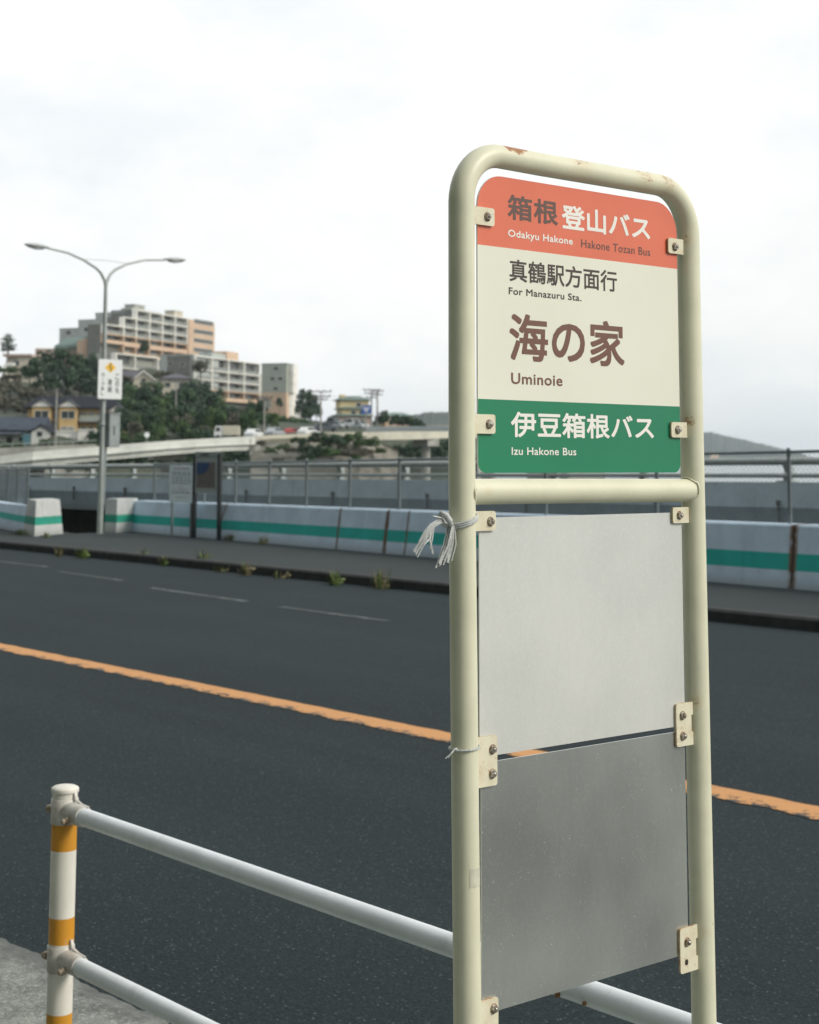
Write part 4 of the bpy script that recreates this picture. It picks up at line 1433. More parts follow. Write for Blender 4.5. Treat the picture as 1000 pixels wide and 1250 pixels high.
# =================================================================== BUILDINGS
E1A = math.radians(50.5 - 22.8)
E1 = Vector((math.cos(E1A), math.sin(E1A), 0))
E2 = Vector((-math.sin(E1A), math.cos(E1A), 0))
WIN = {}
def window_part(parent, x0, x1, z0, z1, y, curtain=False, axis='x', name='window'):
    """a recessed window in a wall at local y (facade normal -y), or at local x when axis = 'y'"""
    b = MB()
    w = x1 - x0
    def put(a0, a1, zz0, zz1, d0, d1, m):
        if axis == 'x': b.box(a0, a1, y + d0, y + d1, zz0, zz1, m)
        else: b.box(y + d0, y + d1, a0, a1, zz0, zz1, m)
    put(x0, x1, z0, z1, -.02, .05, 1 if not curtain else 2)
    t = .07
    n_ = max(1, int(round(w / 1.4)))
    for i in range(n_ + 1):
        xx = x0 + w * i / n_
        put(xx - t / 2, xx + t / 2, z0, z1, -.06, -.02, 0)
    put(x0, x1, z0 - t, z0, -.08, -.02, 0); put(x0, x1, z1, z1 + t, -.08, -.02, 0)
    return b.build(name, [M['apt_white'], M['glass'], M['curtain']], parent)

def balcony_rows(parent, xs, zs, base_mats, depth=1.5):
    """a facade on y=0: slabs at the heights zs, fins at xs; recess wall at y=depth"""
    for r in range(len(zs) - 1):
        z1, z0 = zs[r], zs[r + 1]
        x0, x1 = xs[r][0], xs[r][-1]
        m = base_mats[r]
        b = MB()
        b.box(x0, x1, -.25, depth - .02, z1 - .32, z1, 0)                 # slab / beam over the bay
        if r == len(zs) - 2: b.box(x0, x1, -.25, depth - .02, z0 - .05, z0 + .25, 0)
        for x in xs[r]:
            b.box(x - .28, x + .28, -.22, depth - .02, z0, z1 - .32, 0)
        if m == 1:
            b.box(x0, x1, -.18, .05, z0 + .0, z0 + 1.05, 0)
        bal = b.build('balcony', [M['apt_white'] if m == 0 else M['salmon']], parent)
        for xa, xb in zip(xs[r], xs[r][1:]):
            if m == 0:
                bb = MB(); bb.box(xa + .28, xb - .28, -.10, -.04, z0 + .12, z0 + 1.0); bb.build('railing_panel', [M['railing_glass']], bal)
            window_part(parent, xa + .8, xb - .8, z0 + .3, z1 - .7, depth - .03, random.random() < .3)

# ---- main stepped block
C = P(166, 377.6, 500); ztop = C.z
C.z = 0
C0 = Vector((C.x, C.y, 0))
apt = thing('apartment_building', C0, 'large terraced apartment block with white balcony rows on the hilltop', 'apartment building', E1A)
t146, t122 = along(C0, E1, 146.5), along(C0, E1, 124)
tE, tS, tEnd = along(C0, E1, 225.5), along(C0, E1, 232), along(C0, E1, 257.5)
zr = [zat(C0.x, C0.y, y) for y in (377.6, 388.8, 400.6, 411.5, 423.0, 436)]
zb = zr[-1] - 8
def split(a, c, n_): return [a + (c - a) * i / n_ for i in range(n_ + 1)]
b = MB()
b.box(0, tEnd - .5, 1.5, 9, zb, zr[0] - .05, 0)
b.box(t146, 0, 1.5, 7, zb, zr[1] - .05, 0)
b.box(t122, t146, 1.5, 6, zb, zr[2] - .05, 0)
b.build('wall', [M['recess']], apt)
xs0 = split(0.3, tE, 4); 
step = (tE - .3) / 4
balcony_rows(apt, [xs0, [t146 + .3] + split(.3, tE, 4), [t122 + .3, t146 + .3] + split(.3, tE, 4), [t122 + .3, t146 + .3] + split(.3, tE, 4), [t146 + .3] + split(.3, tE, 4)], zr, [0, 0, 0, 1, 1])
# grey stepped gable wing to the left
for i, (pa, pb, yt) in enumerate(((167, 144, 377.5), (144, 112, 383), (112, 91, 391.5), (91, 68, 402))):
    wa, wb_ = along(C0, E2, pa), along(C0, E2, pb)
    if i == 0: wa = .0
    B0 = C0 + E2 * wb_
    zt = zat(B0.x, B0.y, yt)
    b = MB(); b.box(.03 * i, 18, max(wa, 1.45 if i == 0 else 0) if i else 1.45, wb_, zb, zt, 0)
    b.box(-.1 + .03 * i, 18.1, (wa if i else 1.45), wb_ + .15, zt + .003, zt + .35, 0)
    wg = b.build('gable_wing', [M['wall_grey']], apt)
    if i:
        for py in ((402, 413) if i < 3 else (406,)):
            mid = (wa + wb_) / 2; Q = C0 + E2 * mid; zz = zat(Q.x, Q.y, py)
            window_part(apt, mid - .9, mid + .9, zz - .6, zz + .6, -.02, False, 'y')
# salmon end tower with band windows
b = MB()
b.box(tE + .3, tEnd, -.6, 8, zb, zr[0] - .3, 0)
b.build('end_tower', [M['salmon']], apt)
for y in (392.5, 404.5, 415.5, 427):
    Q = C0 + E1 * (tS + 3); zz = zat(Q.x, Q.y, y)
    window_part(apt, tS, tEnd - 1.2, zz - .75, zz + .65, -.61)
b = MB(); b.tube([(tEnd + .2, 1.6, zb), (tEnd + .2, 1.6, zr[0] - 1.0)], 2.0, 16); b.build('rounded_corner', [M['apt_white']], apt)
for (pa, pb, yt, m) in ((170, 186, 371.5, 'conc'), (219, 232, 379, 'house_cream')):
    xa, xb = along(C0, E1, pa) , along(C0, E1, pb)
    Q = C0 + E1 * xa; zz = zat(Q.x, Q.y, yt)
    b = MB(); b.box(xa, xa + (xb - xa) * .8, 3, 6.5, zr[0] - .8, zz, 0); b.box(xa - .2, xa + (xb - xa) * .8 + .2, 2.8, 6.7, zz + .003, zz + .2)
    b.build('roof_tower', [M[m]], apt)

# ---- low white terrace in front
C = P(141, 430.5, 468); C2 = Vector((C.x, C.y, 0))
ter = thing('terrace_building', C2, 'low white balcony terrace below the left of the big apartment block', 'apartment building', E1A)
e = along(C2, E1, 190); z = [zat(C2.x, C2.y, y) for y in (430.5, 447.5, 462)]
b = MB(); b.box(0, e, 1.5, 8, z[2] - 6, z[0] - .05, 0); w_ = along(C2, E2, 113)
b.box(.02, 10, 8.01, w_, z[2] - 6, z[0] - .9, 0); b.build('wall', [M['wall_greygreen']], ter)
balcony_rows(ter, [[.3, e * .45, e]] * 2, z, [0, 0])

# ---- lower block
C = P(237.5, 433.5, 462); C3 = Vector((C.x, C.y, 0))
low = thing('apartment_building', C3, 'lower apartment block with white balconies over a salmon base right of the big block', 'apartment building', E1A)
e = along(C3, E1, 315); z = [zat(C3.x, C3.y, y) for y in (433.5, 449.5, 461.5, 473.5, 487)]
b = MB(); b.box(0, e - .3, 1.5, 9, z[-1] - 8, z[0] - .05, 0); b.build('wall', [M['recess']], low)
w_ = along(C3, E2, 193)
b = MB(); b.box(.02, 16, .4, w_, z[-1] - 6, z[0] - .1, 0); b.box(-.1, 16.2, .4, w_ + .2, z[0] - .097, z[0] + .3, 0); b.build('gable_wing', [M['wall_grey']], low)
for f, py in ((.35, 445), (.7, 444)):
    Q = C3 + E2 * (w_ * f); zz = zat(Q.x, Q.y, py); window_part(low, w_ * f - .7, w_ * f + .7, zz - .5, zz + .5, -.01, False, 'y')
balcony_rows(low, [split(.3, e, 4)] * 4, z, [0, 0, 0, 1])
xa, xb = along(C3, E1, 283), along(C3, E1, 297)
Q = C3 + E1 * xa; zz = zat(Q.x, Q.y, 428.5)
b = MB(); b.box(xa, xb, 2.2, 7, z[0], zz, 0); b.build('stair_tower', [M['salmon']], low)
xa2 = along(C3, E1, 266)
b = MB(); b.box(xa2, xa - .02, 2.6, 7, z[0], zz - 1.0, 0); b.build('stair_tower', [M['wall_grey']], low)
xc = along(C3, E1, 316); xd = along(C3, E1, 326)
Q = C3 + E1 * xc; z5 = [zat(Q.x, Q.y, y) for y in (456.5, 468, 480, 492)]
b = MB(); b.box(xc, xd, 1.5, 7, z5[-1] - 6, z5[0] - .05, 0); b.build('link_wall', [M['wall_greygreen']], low)
balcony_rows(low, [[xc + .5, xd]] * 3, z5, [0, 0, 0])

# ---- grey-green end block
C = P(350, 444, 452); C4 = Vector((C.x, C.y, 0))
endb = thing('apartment_building', C4, 'narrow grey-green apartment block with salmon foot at the right end of the row', 'apartment building', E1A)
w_ = along(C4, E2, 318); e = along(C4, E1, 359.5)
z0, z1, z2 = (zat(C4.x, C4.y, y) for y in (502, 479, 444.5))
b = MB(); b.box(0, e - 2, .0, w_, z1, z2, 0); b.box(-.1, e - 2, -.1, w_ + .1, z2 + .003, z2 + .35, 0); b.build('wall', [M['wall_greygreen']], endb)
b = MB(); b.box(-.05, e - 1.9, -.05, w_ + .05, z0 - 6, z1 - .003, 0); b.build('base', [M['salmon']], endb)
b = MB()
for f in (0, .33, .66, 1):
    b.box(1.5, e - 2, -1.4, -.1, z1 + (z2 - z1) * f - .15, z1 + (z2 - z1) * f + .15)
b.box(1.5, 1.8, -1.4, -.1, z1 - .1, z2); b.tube([(e - 2, 1.2, z0 - 5), (e - 2, 1.2, z2 - .3)], 2.6, 18)
b.build('balcony', [M['apt_white']], endb)
for py in (449.5, 462, 474):
    zz = zat(C4.x, C4.y, py)
    for f in (.25, .55) if py == 462 else (.42,):
        window_part(endb, w_ * f - .8, w_ * f + .8, zz - .5, zz + .5, -.02, False, 'y')
window_part(endb, w_ * .6, w_ * .85, z0 + 1.0, z0 + 3.0, -.07, True, 'y')

# ---- generic gabled / hipped / flat houses facing the camera
CAMA = math.radians(50.5) - PI / 2      # local x = picture right
def house_root(name, px, py, d, label, turn=0):
    p = P(px, py, d)
    return thing(name, p, label, 'house', CAMA + math.radians(turn))
def gable_box(b, x0, x1, y0, y1, z0, z1, zr_, m=0):
    """walls with a gable facing the camera (ridge along y)"""
    b.box(x0, x1, y0, y1, z0, z1, m)
    xm = (x0 + x1) / 2
    b.prism([(x0, z1), (x1, z1), (xm, zr_)], y1 - y0, 'y', m, y0)
def gable_roof(b, x0, x1, y0, y1, z1, zr_, o=.4, t=.18, m=0):
    xm = (x0 + x1) / 2
    k_ = (zr_ - z1) / (xm - x0)
    for s in (-1, 1):
        xe = x0 - o if s < 0 else x1 + o
        ze = z1 - o * k_
        b.prism([(xe, ze + .02), (xm, zr_ + .02), (xm, zr_ + .02 + t * 1.3), (xe, ze + .02 + t)] if s < 0 else [(xm, zr_ + .02), (xe, ze + .02), (xe, ze + .02 + t), (xm, zr_ + .02 + t * 1.3)], y1 - y0 + 2 * o, 'y', m, y0 - o)
def side_roof(b, x0, x1, y0, y1, z1, zr_, o=.5, t=.18, hip=0.0, m=0):
    """ridge along x, hips of length hip"""
    ym = (y0 + y1) / 2
    A = [(x0 - o, y0 - o, z1), (x1 + o, y0 - o, z1), (x1 + o, y1 + o, z1), (x0 - o, y1 + o, z1)]
    r0, r1 = (x0 - o + hip, ym, zr_), (x1 + o - hip, ym, zr_)
    def up(p): return (p[0], p[1], p[2] + t)
    vs = [up(p) for p in A] + [up(r0), up(r1)] + A
    b.add(vs, [(0, 1, 5, 4), (1, 2, 5), (2, 3, 4, 5), (3, 0, 4), (6, 7, 1, 0), (7, 8, 2, 1), (8, 9, 3, 2), (9, 6, 0, 3), (9, 8, 7, 6)], m)

# yellow inn
u = 300 / FPX       # metres per pixel at that depth
inn = house_root('inn', 88, 536, 300, 'yellow two-storey inn with dark hipped roof and white gablets', 4)
xl, xr = (33 - 88) * u, (148 - 88) * u
b = MB()
b.box(xl, xr - 8 * u, 1.0, 9, -1, 38 * u, 0)
b.box(xr - 12 * u, xr, .2, 8, -1, 24 * u, 0)
b.build('wall', [M['inn_yellow']], inn)
b = MB(); side_roof(b, xl, xr - 6 * u, .6, 9.4, 37.5 * u, 52 * u, 1.0, .2, 2.6); b.build('roof', [M['roof_dark']], inn)
b = MB(); b.box(xl - .5, xr + .3, -.6, 1.0, 20.4 * u, 21.6 * u); b.build('eave', [M['roof_slate']], inn)
for (pc, hw, zw) in ((51, 12, 41), (83, 11.5, 41), (142, 9, 36)):
    xc = (pc - 88) * u; w = hw * u
    if pc < 100:
        b = MB(); b.box(xc - w * .95, xc + w * .95, -.9, 1.02, -1, (zw - 3) * u); bay = b.build('bay', [M['inn_yellow']], inn)
        for za, zc_ in ((25, 34), (5, 15)):
            window_part(inn, xc - w * .7, xc + w * .7, za * u, zc_ * u, -.93, za < 20)
    b = MB()
    b.prism([(xc - w * 1.1, (zw - 2) * u), (xc + w * 1.1, (zw - 2) * u), (xc, (zw + 6) * u)], 4.0, 'y', 0, -1.2)
    gb = b.build('gablet', [M['house_white']], inn)
    b = MB(); gable_roof(b, xc - w * 1.1, xc + w * 1.1, -1.2, 3.2, (zw - 2) * u + .05, (zw + 6) * u + .05, .35, .15)
    b.build('gablet_roof', [M['roof_slate']], inn)
for pc in (101, 110, 120):
    xc = (pc - 88) * u
    for za, zc_ in ((24, 33), (5, 15)):
        window_part(inn, xc - .55, xc + .55, za * u, zc_ * u, .97, za > 20)
b = MB(); b.box((96 - 88) * u, (128 - 88) * u, .2, .35, 21.8 * u, 29 * u); b.build('balcony', [M['wall_greygreen']], inn)
for pc in (67, 95): window_part(inn, (pc - 88) * u - .4, (pc - 88) * u + .4, 25 * u, 32 * u, .97)
window_part(inn, xr - 7 * u, xr - 2 * u, 5 * u, 15 * u, .17)

# dark blue roof house
u = 265 / FPX
hs = house_root('house', 30, 544, 265, 'white house with wide dark blue tiled roof at the left edge', -4)
b = MB(); b.box((-12 - 30) * u, (44 - 30) * u, 1.2, 7.5, -1, 18 * u, 0); gable_box(b, (39 - 30) * u, (62 - 30) * u, -.6, 6, -1, 17 * u, 24 * u, 0)
b.build('wall', [M['house_white']], hs)
b = MB(); side_roof(b, (-14 - 30) * u, (46 - 30) * u, .9, 7.8, 18 * u, 34 * u, .7, .2, 0); b.build('roof', [M['roof_navy']], hs)
b = MB(); gable_roof(b, (39 - 30) * u, (62 - 30) * u, -.6, 6, 17 * u, 24 * u, .4, .18); b.build('roof', [M['roof_dark']], hs)
b = MB(); b.add([((-10 - 30) * u, -1.6, 13.6 * u), ((27 - 30) * u, -1.6, 13.6 * u), ((27 - 30) * u, 1.2, 17 * u), ((-10 - 30) * u, 1.2, 17 * u), ((-10 - 30) * u, -1.6, 14.4 * u), ((27 - 30) * u, -1.6, 14.4 * u), ((27 - 30) * u, 1.2, 17.8 * u), ((-10 - 30) * u, 1.2, 17.8 * u)], [(0, 3, 2, 1), (4, 5, 6, 7), (0, 1, 5, 4), (1, 2, 6, 5), (3, 0, 4, 7)])
b.build('porch_roof', [M['roof_navy']], hs)
window_part(hs, (46 - 30) * u, (53 - 30) * u, 11 * u, 17 * u, -.63)
for pc in (8, 24): window_part(hs, (pc - 30) * u - .5, (pc - 30) * u + .6, 1 * u, 11 * u, 1.17)
b = MB(); b.box((29 - 30) * u, (38 - 30) * u, -.9, .9, 1 * u, 14 * u); b.build('tarpaulin', [M['tarp']], hs)

# white sheds
u = 262 / FPX
for (pa, pb, yt, yb, lb, rd) in ((68, 95, 527, 545, 'long low white shed below the yellow inn', 0), (95, 113, 525, 545, 'taller square white shed beside the long low one', 0), (139, 154, 530, 543, 'small white round-topped shed right of the lamp pole', 1)):
    pc = (pa + pb) / 2
    sh = house_root('shed', pc, yb, 262 + (0 if pa > 90 else 2), lb, 0); sh['category'] = 'shed'
    w = (pb - pa) / 2 * u; h = (yb - yt) * u
    b = MB()
    if rd:
        pr = [(-w, -1)] + [(w, -1), (w, h * .55)] + [(w * math.cos(a), h * .55 + h * .45 * math.sin(a)) for a in [PI * i / 10 for i in range(1, 10)]] + [(-w, h * .55)]
        b.prism(pr, 4, 'y', 0, 0)
    else:
        b.box(-w, w, 0, 5, -1, h)
    b.build('wall', [M['house_white']], sh)
    b = MB(); b.box(-w - .15, w + .15, -.15, 5.1, h + .003, h + .18) if not rd else b.box(-.5, .5, -.04, -.003, 0, 1.2); b.build('roof' if not rd else 'door', [M['apt_white' if not rd else 'conc']], sh)
    if not rd:
        window_part(sh, -w * .25, w * .25, h * .25, h * .6, -.03, True)
        b = MB(); b.box(-w, w, -.05, -.003, -1, h * .18); b.build('plinth', [M['conc']], sh)

# low pale wall along the lane in front of the houses
lw = thing('lane_wall', (0, 0, 0), 'long low pale wall in front of the blue-roofed house and the sheds', 'wall')
b = MB(); ss = []
for px, yt, d in ((-60, 549, 236), (0, 547, 238), (60, 544.5, 240), (118, 542, 243)):
    A = P(px, yt, d); u_ = ray(px, yt); u_.z = 0; u_.normalize()
    ss.append([A - Vector((0, 0, 5)), A, A + u_ * .3, A + u_ * .3 - Vector((0, 0, 5))])
ribbon(b, ss); b.build('wall', [M['conc']], lw)
b = MB(); b.tube([Vector(q_[1]) + Vector((0, 0, .55)) for q_ in ss], .05, 6)
for (a, c) in zip(ss, ss[1:]):
    for t_ in (0, .25, .5, .75):
        p = Vector(a[1]).lerp(Vector(c[1]), t_); b.tube([p, p + Vector((0, 0, .55))], .05, 6)
b.build('hand_rail', [M['bridge_rail']], lw)

# upper left house
u = 430 / FPX
uh = house_root('house', 26, 463, 430, 'pinkish cream flat-roofed house at the upper left of the slope', -6)
b = MB(); b.box(-22 * u, 27 * u, 2, 12, -3, 28 * u, 0); b.box(-22 * u, -12 * u, -.5, 2.01, -3, 18 * u, 0); b.box(-7 * u, 27 * u, .6, 2.01, 14 * u, 27 * u, 0); b.build('wall', [M['house_cream']], uh)
b = MB(); b.box(-24 * u, 12 * u, -.2, 12.4, 28 * u + .003, 31 * u, 0); b.build('roof', [M['house_pink']], uh)
b = MB(); b.prism([(-22 * u, -1), (-17 * u, -1), (-17 * u, 9 * u), (-14 * u, 15 * u), (-7 * u, 16 * u), (-7 * u, 20 * u), (-16 * u, 20 * u), (-22 * u, 12 * u)], 1.2, 'y', 0, -1.8); b.build('archway', [M['apt_white']], uh)
for pc, za, zb_ in ((-8, 17, 23), (12, 4, 12), (20, 17, 23)): window_part(uh, (pc - 4) * u, (pc + 4) * u, za * u, zb_ * u, (.57 if za > 10 else 1.97))

# salmon annex with green roof left of the apartment block
u = 485 / FPX
an = house_root('annex', 82, 436, 485, 'long low salmon annex with green roof left of the apartment block', 12); an['category'] = 'building'
b = MB(); b.box(-38 * u, 14 * u, 3, 10, -4, 11 * u, 1); b.prism([(12 * u, -4), (40 * u, -4), (40 * u, 25 * u), (32 * u, 27 * u), (12 * u, 20 * u)], 9, 'y', 0, 0); b.build('wall', [M['salmon'], M['house_pink']], an)
b = MB(); b.add([(-14 * u, 2.4, 15 * u), (13 * u, 2.4, 15 * u), (32 * u, 8, 27 * u), (0 * u, 8, 26 * u), (-14 * u, 9, 15 * u)], [(0, 1, 2, 3), (0, 3, 4)]); b.box(-15 * u, 13 * u, 2.2, 9, 11 * u, 15 * u); b.build('roof', [M['roof_green']], an)
window_part(an, 42 * u, 47 * u, 2 * u, 12 * u, .5)

# two small houses under the terraces
u = 400 / FPX
h1 = house_root('house', 172, 471, 400, 'small cream gabled house with slate roof just right of the warning board', 6)
b = MB(); gable_box(b, -9 * u, 15 * u, 0, 8, -2, 8 * u, 17 * u, 0); b.box(-26 * u, -9 * u, 2, 8, -2, 6 * u, 0); b.build('wall', [M['house_cream']], h1)
b = MB(); gable_roof(b, -9 * u, 15 * u, 0, 8, 8 * u, 17 * u, .7, .3); b.build('roof', [M['house_white']], h1)
b = MB(); b.add([(-28 * u, .5, 4 * u), (-6 * u, .5, 5 * u), (3 * u, 5, 19 * u), (-25 * u, 5, 20 * u)], [(0, 1, 2, 3)]); b.add([(-28 * u, 9, 4 * u), (-6 * u, 9, 5 * u), (3 * u, 5.02, 19 * u), (-25 * u, 5.02, 20 * u)], [(3, 2, 1, 0)]); b.build('main_roof', [M['roof_slate']], h1)
window_part(h1, 0, 6 * u, 4 * u, 9 * u, -.04)
h2 = house_root('house', 213, 479, 402, 'pale house with dark flat eaves half hidden by trees under the grey gable', 4)
b = MB(); b.box(-16 * u, 17 * u, 0, 8, -2, 16 * u, 0); b.build('wall', [M['house_cream']], h2)
b = MB(); side_roof(b, -16 * u, 17 * u, 0, 8, 16 * u, 22 * u, .6, .3, 3); b.build('roof', [M['roof_slate']], h2)
for pc in (-8, 8): window_part(h2, (pc - 3) * u, (pc + 3) * u, 6 * u, 12 * u, -.04)

# three-tier building with green roofs
u = 335 / FPX
tt = house_root('tiered_building', 433, 521, 335, 'yellow three-tier building with green hipped roofs on the coast road', 10); tt['category'] = 'building'
for (hw, d0, z0, z1, zr_, m, ox) in ((20, 0, -1, 13, 18, 'house_pink', 0), (17, 1.5, 13, 22, 26.5, 'tower_yellow', 3), (18, 3.0, 22, 33, 38, 'tower_yellow', 3)):
    b = MB(); b.box((ox - hw) * u, (ox + hw) * u, d0, 9, z0 * u, z1 * u); b.build('wall', [M[m]], tt)
    b = MB(); side_roof(b, (ox - hw) * u, (ox + hw) * u, d0, 9, z1 * u, zr_ * u, .55, .15, 2.2); b.build('roof', [M['roof_green']], tt)
for pc, za, zb_, yy_ in ((-11, 2, 9, -.03), (-2, 2, 9, -.03), (9, 2, 9, -.03), (0, 15, 20, 1.47), (10, 15, 20, 1.47), (8, 25, 30, 2.97)): window_part(tt, (pc - 3.2) * u, (pc + 3.2) * u, za * u, zb_ * u, yy_)
b = MB(); b.box((-14) * u, (-8) * u, 4, 6, 36 * u, 40 * u); b.build('roof_hut', [M['tower_yellow']], tt)

# low pink building and brown box on the right
u = 335 / FPX
lp_ = house_root('long_building', 487, 523, 338, 'long low pinkish building with green roof behind the dark trees', 6); lp_['category'] = 'building'
b = MB(); b.box(-17 * u, 18 * u, 0, 8, -1, 14 * u); b.build('wall', [M['salmon']], lp_)
b = MB(); side_roof(b, -17 * u, 18 * u, 0, 8, 14 * u, 19 * u, .6, .2, 2.5); b.build('roof', [M['roof_green']], lp_)
for pc in (-9, 2, 12): window_part(lp_, (pc - 3) * u, (pc + 3) * u, 5 * u, 11 * u, -.03)
u = 300 / FPX
bw = house_root('warehouse', 545, 531, 305, 'low reddish brown warehouse at the end of the girder bridge', 0); bw['category'] = 'building'
b = MB(); b.box(-23 * u, 30 * u, 0, 10, -2, 10 * u); b.build('wall', [M['brown_roof']], bw)
b = MB(); b.box(-24 * u, 31 * u, -.3, 10.3, 10 * u + .003, 13 * u); b.build('roof', [M['conc']], bw)
window_part(bw, -15 * u, -8 * u, 2 * u, 7 * u, -.03)
sm = house_root('house', 368, 502, 440, 'tiny white house behind the dark trees beside the end block', 0)
u = 440 / FPX
b = MB(); b.box(-6 * u, 6 * u, 0, 6, -2, 5 * u); b.build('wall', [M['house_white']], sm)
b = MB(); side_roof(b, -6 * u, 6 * u, 0, 6, 5 * u, 8 * u, .4, .2, 1); b.build('roof', [M['conc']], sm)
u = 2600 / FPX
sg = house_root('house', 873, 562, 2600, 'distant house with orange sunlight put into its wall colour across the water just right of the sign', 0)
b = MB(); b.box(-4.5 * u, 4.5 * u, 0, 9, -4, 5.5 * u); b.build('wall', [simple('sunlight_tinted_wall', (.75, .50, .34), .7, 0, .05, .1)], sg)  # orange sunlight is put into the wall colour itself
b = MB(); side_roof(b, -4.5 * u, 4.5 * u, 0, 9, 5.5 * u, 9 * u, .5, .3, 2); b.build('roof', [M['house_cream']], sg)

# =================================================================== TREES
def crown_mesh(seed, n_cl, per, r, leaf, m):
    rnd = random.Random(seed)
    b = MB()
    blobs = []
    for i in range(n_cl):
        a = rnd.uniform(0, 2 * PI); e = rnd.uniform(-.35, 1)
        rr = rnd.uniform(.45, 1.0)
        c = Vector((math.cos(a) * math.sqrt(max(0, 1 - e * e * .8)) * rr, math.sin(a) * math.sqrt(max(0, 1 - e * e * .8)) * rr, e * .85 * rr + .15)) * r
        blobs.append((c, r * rnd.uniform(.26, .44)))
    for c, br in blobs:
        for j in range(per):
            d = Vector((rnd.gauss(0, 1), rnd.gauss(0, 1), rnd.gauss(.25, 1))).normalized()
            p = c + d * br * rnd.uniform(.72, 1.06)
            nrm = (d + Vector((rnd.uniform(-.7, .7), rnd.uniform(-.7, .7), rnd.uniform(-.3, .9)))).normalized()
            t = nrm.cross(Vector((rnd.uniform(-1, 1), rnd.uniform(-1, 1), rnd.uniform(-1, 1)))).normalized()
            q = nrm.cross(t)
            s = leaf * rnd.uniform(.6, 1.3)
            b.face([p - t * s - q * s * .5, p + t * s * .2 - q * s * .7, p + t * s + q * s * .4, p - t * s * .3 + q * s * .7], 0)
    o = b.build('crown', M[m])
    me = o.data
    bpy.data.objects.remove(o)
    return me
CR = {}
for key, mat_, seeds in (('leaf_dark', 'leaf_dark', (1, 2, 3)), ('leaf_mid', 'leaf_mid', (4, 5, 6)), ('leaf_dry', 'leaf_dry', (7, 8))):
    CR[key] = [crown_mesh(s, 17, 62, 1.0, .10, mat_) for s in seeds]
def trunk_mesh(seed):
    rnd = random.Random(seed)
    b = MB()
    b.tube([(0, 0, -1.2), (.02, .01, .3), (.05, -.03, 1.0)], [.12, .09, .06], 8)
    for i in range(4):
        a = rnd.uniform(0, 2 * PI)
        b.tube([(.03, 0, .5 + .1 * i), (.35 * math.cos(a), .35 * math.sin(a), .95 + .1 * i), (.6 * math.cos(a), .6 * math.sin(a), 1.25 + .1 * i)], [.05, .03, .012], 6)
    o = b.build('trunk', M['trunk']); me = o.data; bpy.data.objects.remove(o)
    return me
TRK = [trunk_mesh(31), trunk_mesh(32)]
def tree(px, ytop, ybot, wpx, d, mat_, label, group, trunk=True, name='tree'):
    u_ = d / FPX
    pb = P(px, ybot, d)
    h = (ybot - ytop) * u_; w = wpx / 2 * u_ * .95
    root = thing(name, pb, label, 'tree' if name != 'shrub' else 'shrub', random.uniform(0, 6.28), group)
    o = bpy.data.objects.new('crown', random.choice(CR[mat_])); COL.objects.link(o); o.parent = root
    ch = h * (.47 if trunk else .52)
    # crown spans from a little above the ground to the top
    o.scale = (w, w, ch / .98)
    o.location = (0, 0, h - ch * 1.02)
    if trunk:
        t = bpy.data.objects.new('trunk', random.choice(TRK)); COL.objects.link(t); t.parent = root
        t.scale = (w * .8, w * .8, h * .55)
    return root
G_W = 'trees on the slope'
def grove(lst, label, group, mat_=None, trunk=True, name='tree'):
    for (px, yt, yb, w, d, mt) in lst:
        tree(px, yt, yb, w, d, mat_ or mt, label, group, trunk, name)
D, Md, Dr = 'leaf_dark', 'leaf_mid', 'leaf_dry'
grove([(60, 428, 466, 34, 392, D), (82, 430, 470, 40, 385, D), (104, 434, 474, 34, 388, D), (46, 440, 474, 30, 380, D), (72, 446, 484, 40, 372, D), (98, 450, 486, 40, 368, D), (120, 440, 482, 30, 380, D), (114, 462, 492, 34, 360, D), (56, 458, 486, 32, 366, D), (132, 470, 500, 28, 352, D), (36, 446, 470, 24, 396, D)],
      'dark evergreen tree in the dense clump below the upper left house', 'dark evergreens left of the lamp pole')
grove([(10, 462, 492, 34, 370, Dr), (34, 470, 500, 36, 360, Dr), (6, 482, 512, 36, 350, Dr), (28, 488, 514, 30, 340, Dr), (60, 476, 500, 34, 350, Dr), (-12, 470, 512, 36, 352, Dr)],
      'grey-green straggly tree on the bare left slope above the dark blue roof', 'straggly trees on the left slope')
grove([(152, 466, 500, 30, 372, D), (166, 472, 506, 36, 366, Md), (182, 474, 508, 36, 362, D), (158, 486, 520, 38, 345, Md), (176, 494, 526, 36, 335, D), (196, 484, 516, 34, 358, Md), (162, 506, 536, 34, 318, Md), (186, 506, 536, 36, 316, D), (150, 500, 532, 26, 325, D), (206, 500, 532, 34, 322, Md), (138, 488, 520, 22, 345, D)],
      'deep green tree in the thick wood between the lamp pole and the small houses', 'trees right of the lamp pole')
grove([(212, 478, 508, 30, 372, D), (228, 474, 508, 36, 376, D), (244, 470, 506, 34, 392, D), (236, 492, 520, 36, 355, D), (256, 480, 510, 30, 388, D), (222, 494, 526, 34, 345, D), (248, 500, 524, 30, 350, D), (266, 486, 510, 24, 394, Md), (228, 510, 534, 34, 320, D), (252, 512, 532, 28, 322, Md)],
      'dark tree on the wooded slope below the lower apartment block', 'trees below the lower block')
grove([(276, 496, 512, 26, 396, Dr), (292, 496, 516, 30, 392, Dr), (284, 506, 522, 34, 370, Dr), (308, 500, 516, 24, 390, Md), (322, 504, 518, 26, 388, Md), (304, 512, 524, 30, 350, Md), (272, 512, 526, 28, 345, Dr), (338, 508, 520, 24, 384, Md), (352, 507, 520, 24, 384, Md), (366, 510, 522, 24, 372, Md)],
      'low grassy green bush on the bank under the salmon foot of the apartments', 'bushes on the apartment bank', None, False, 'shrub')
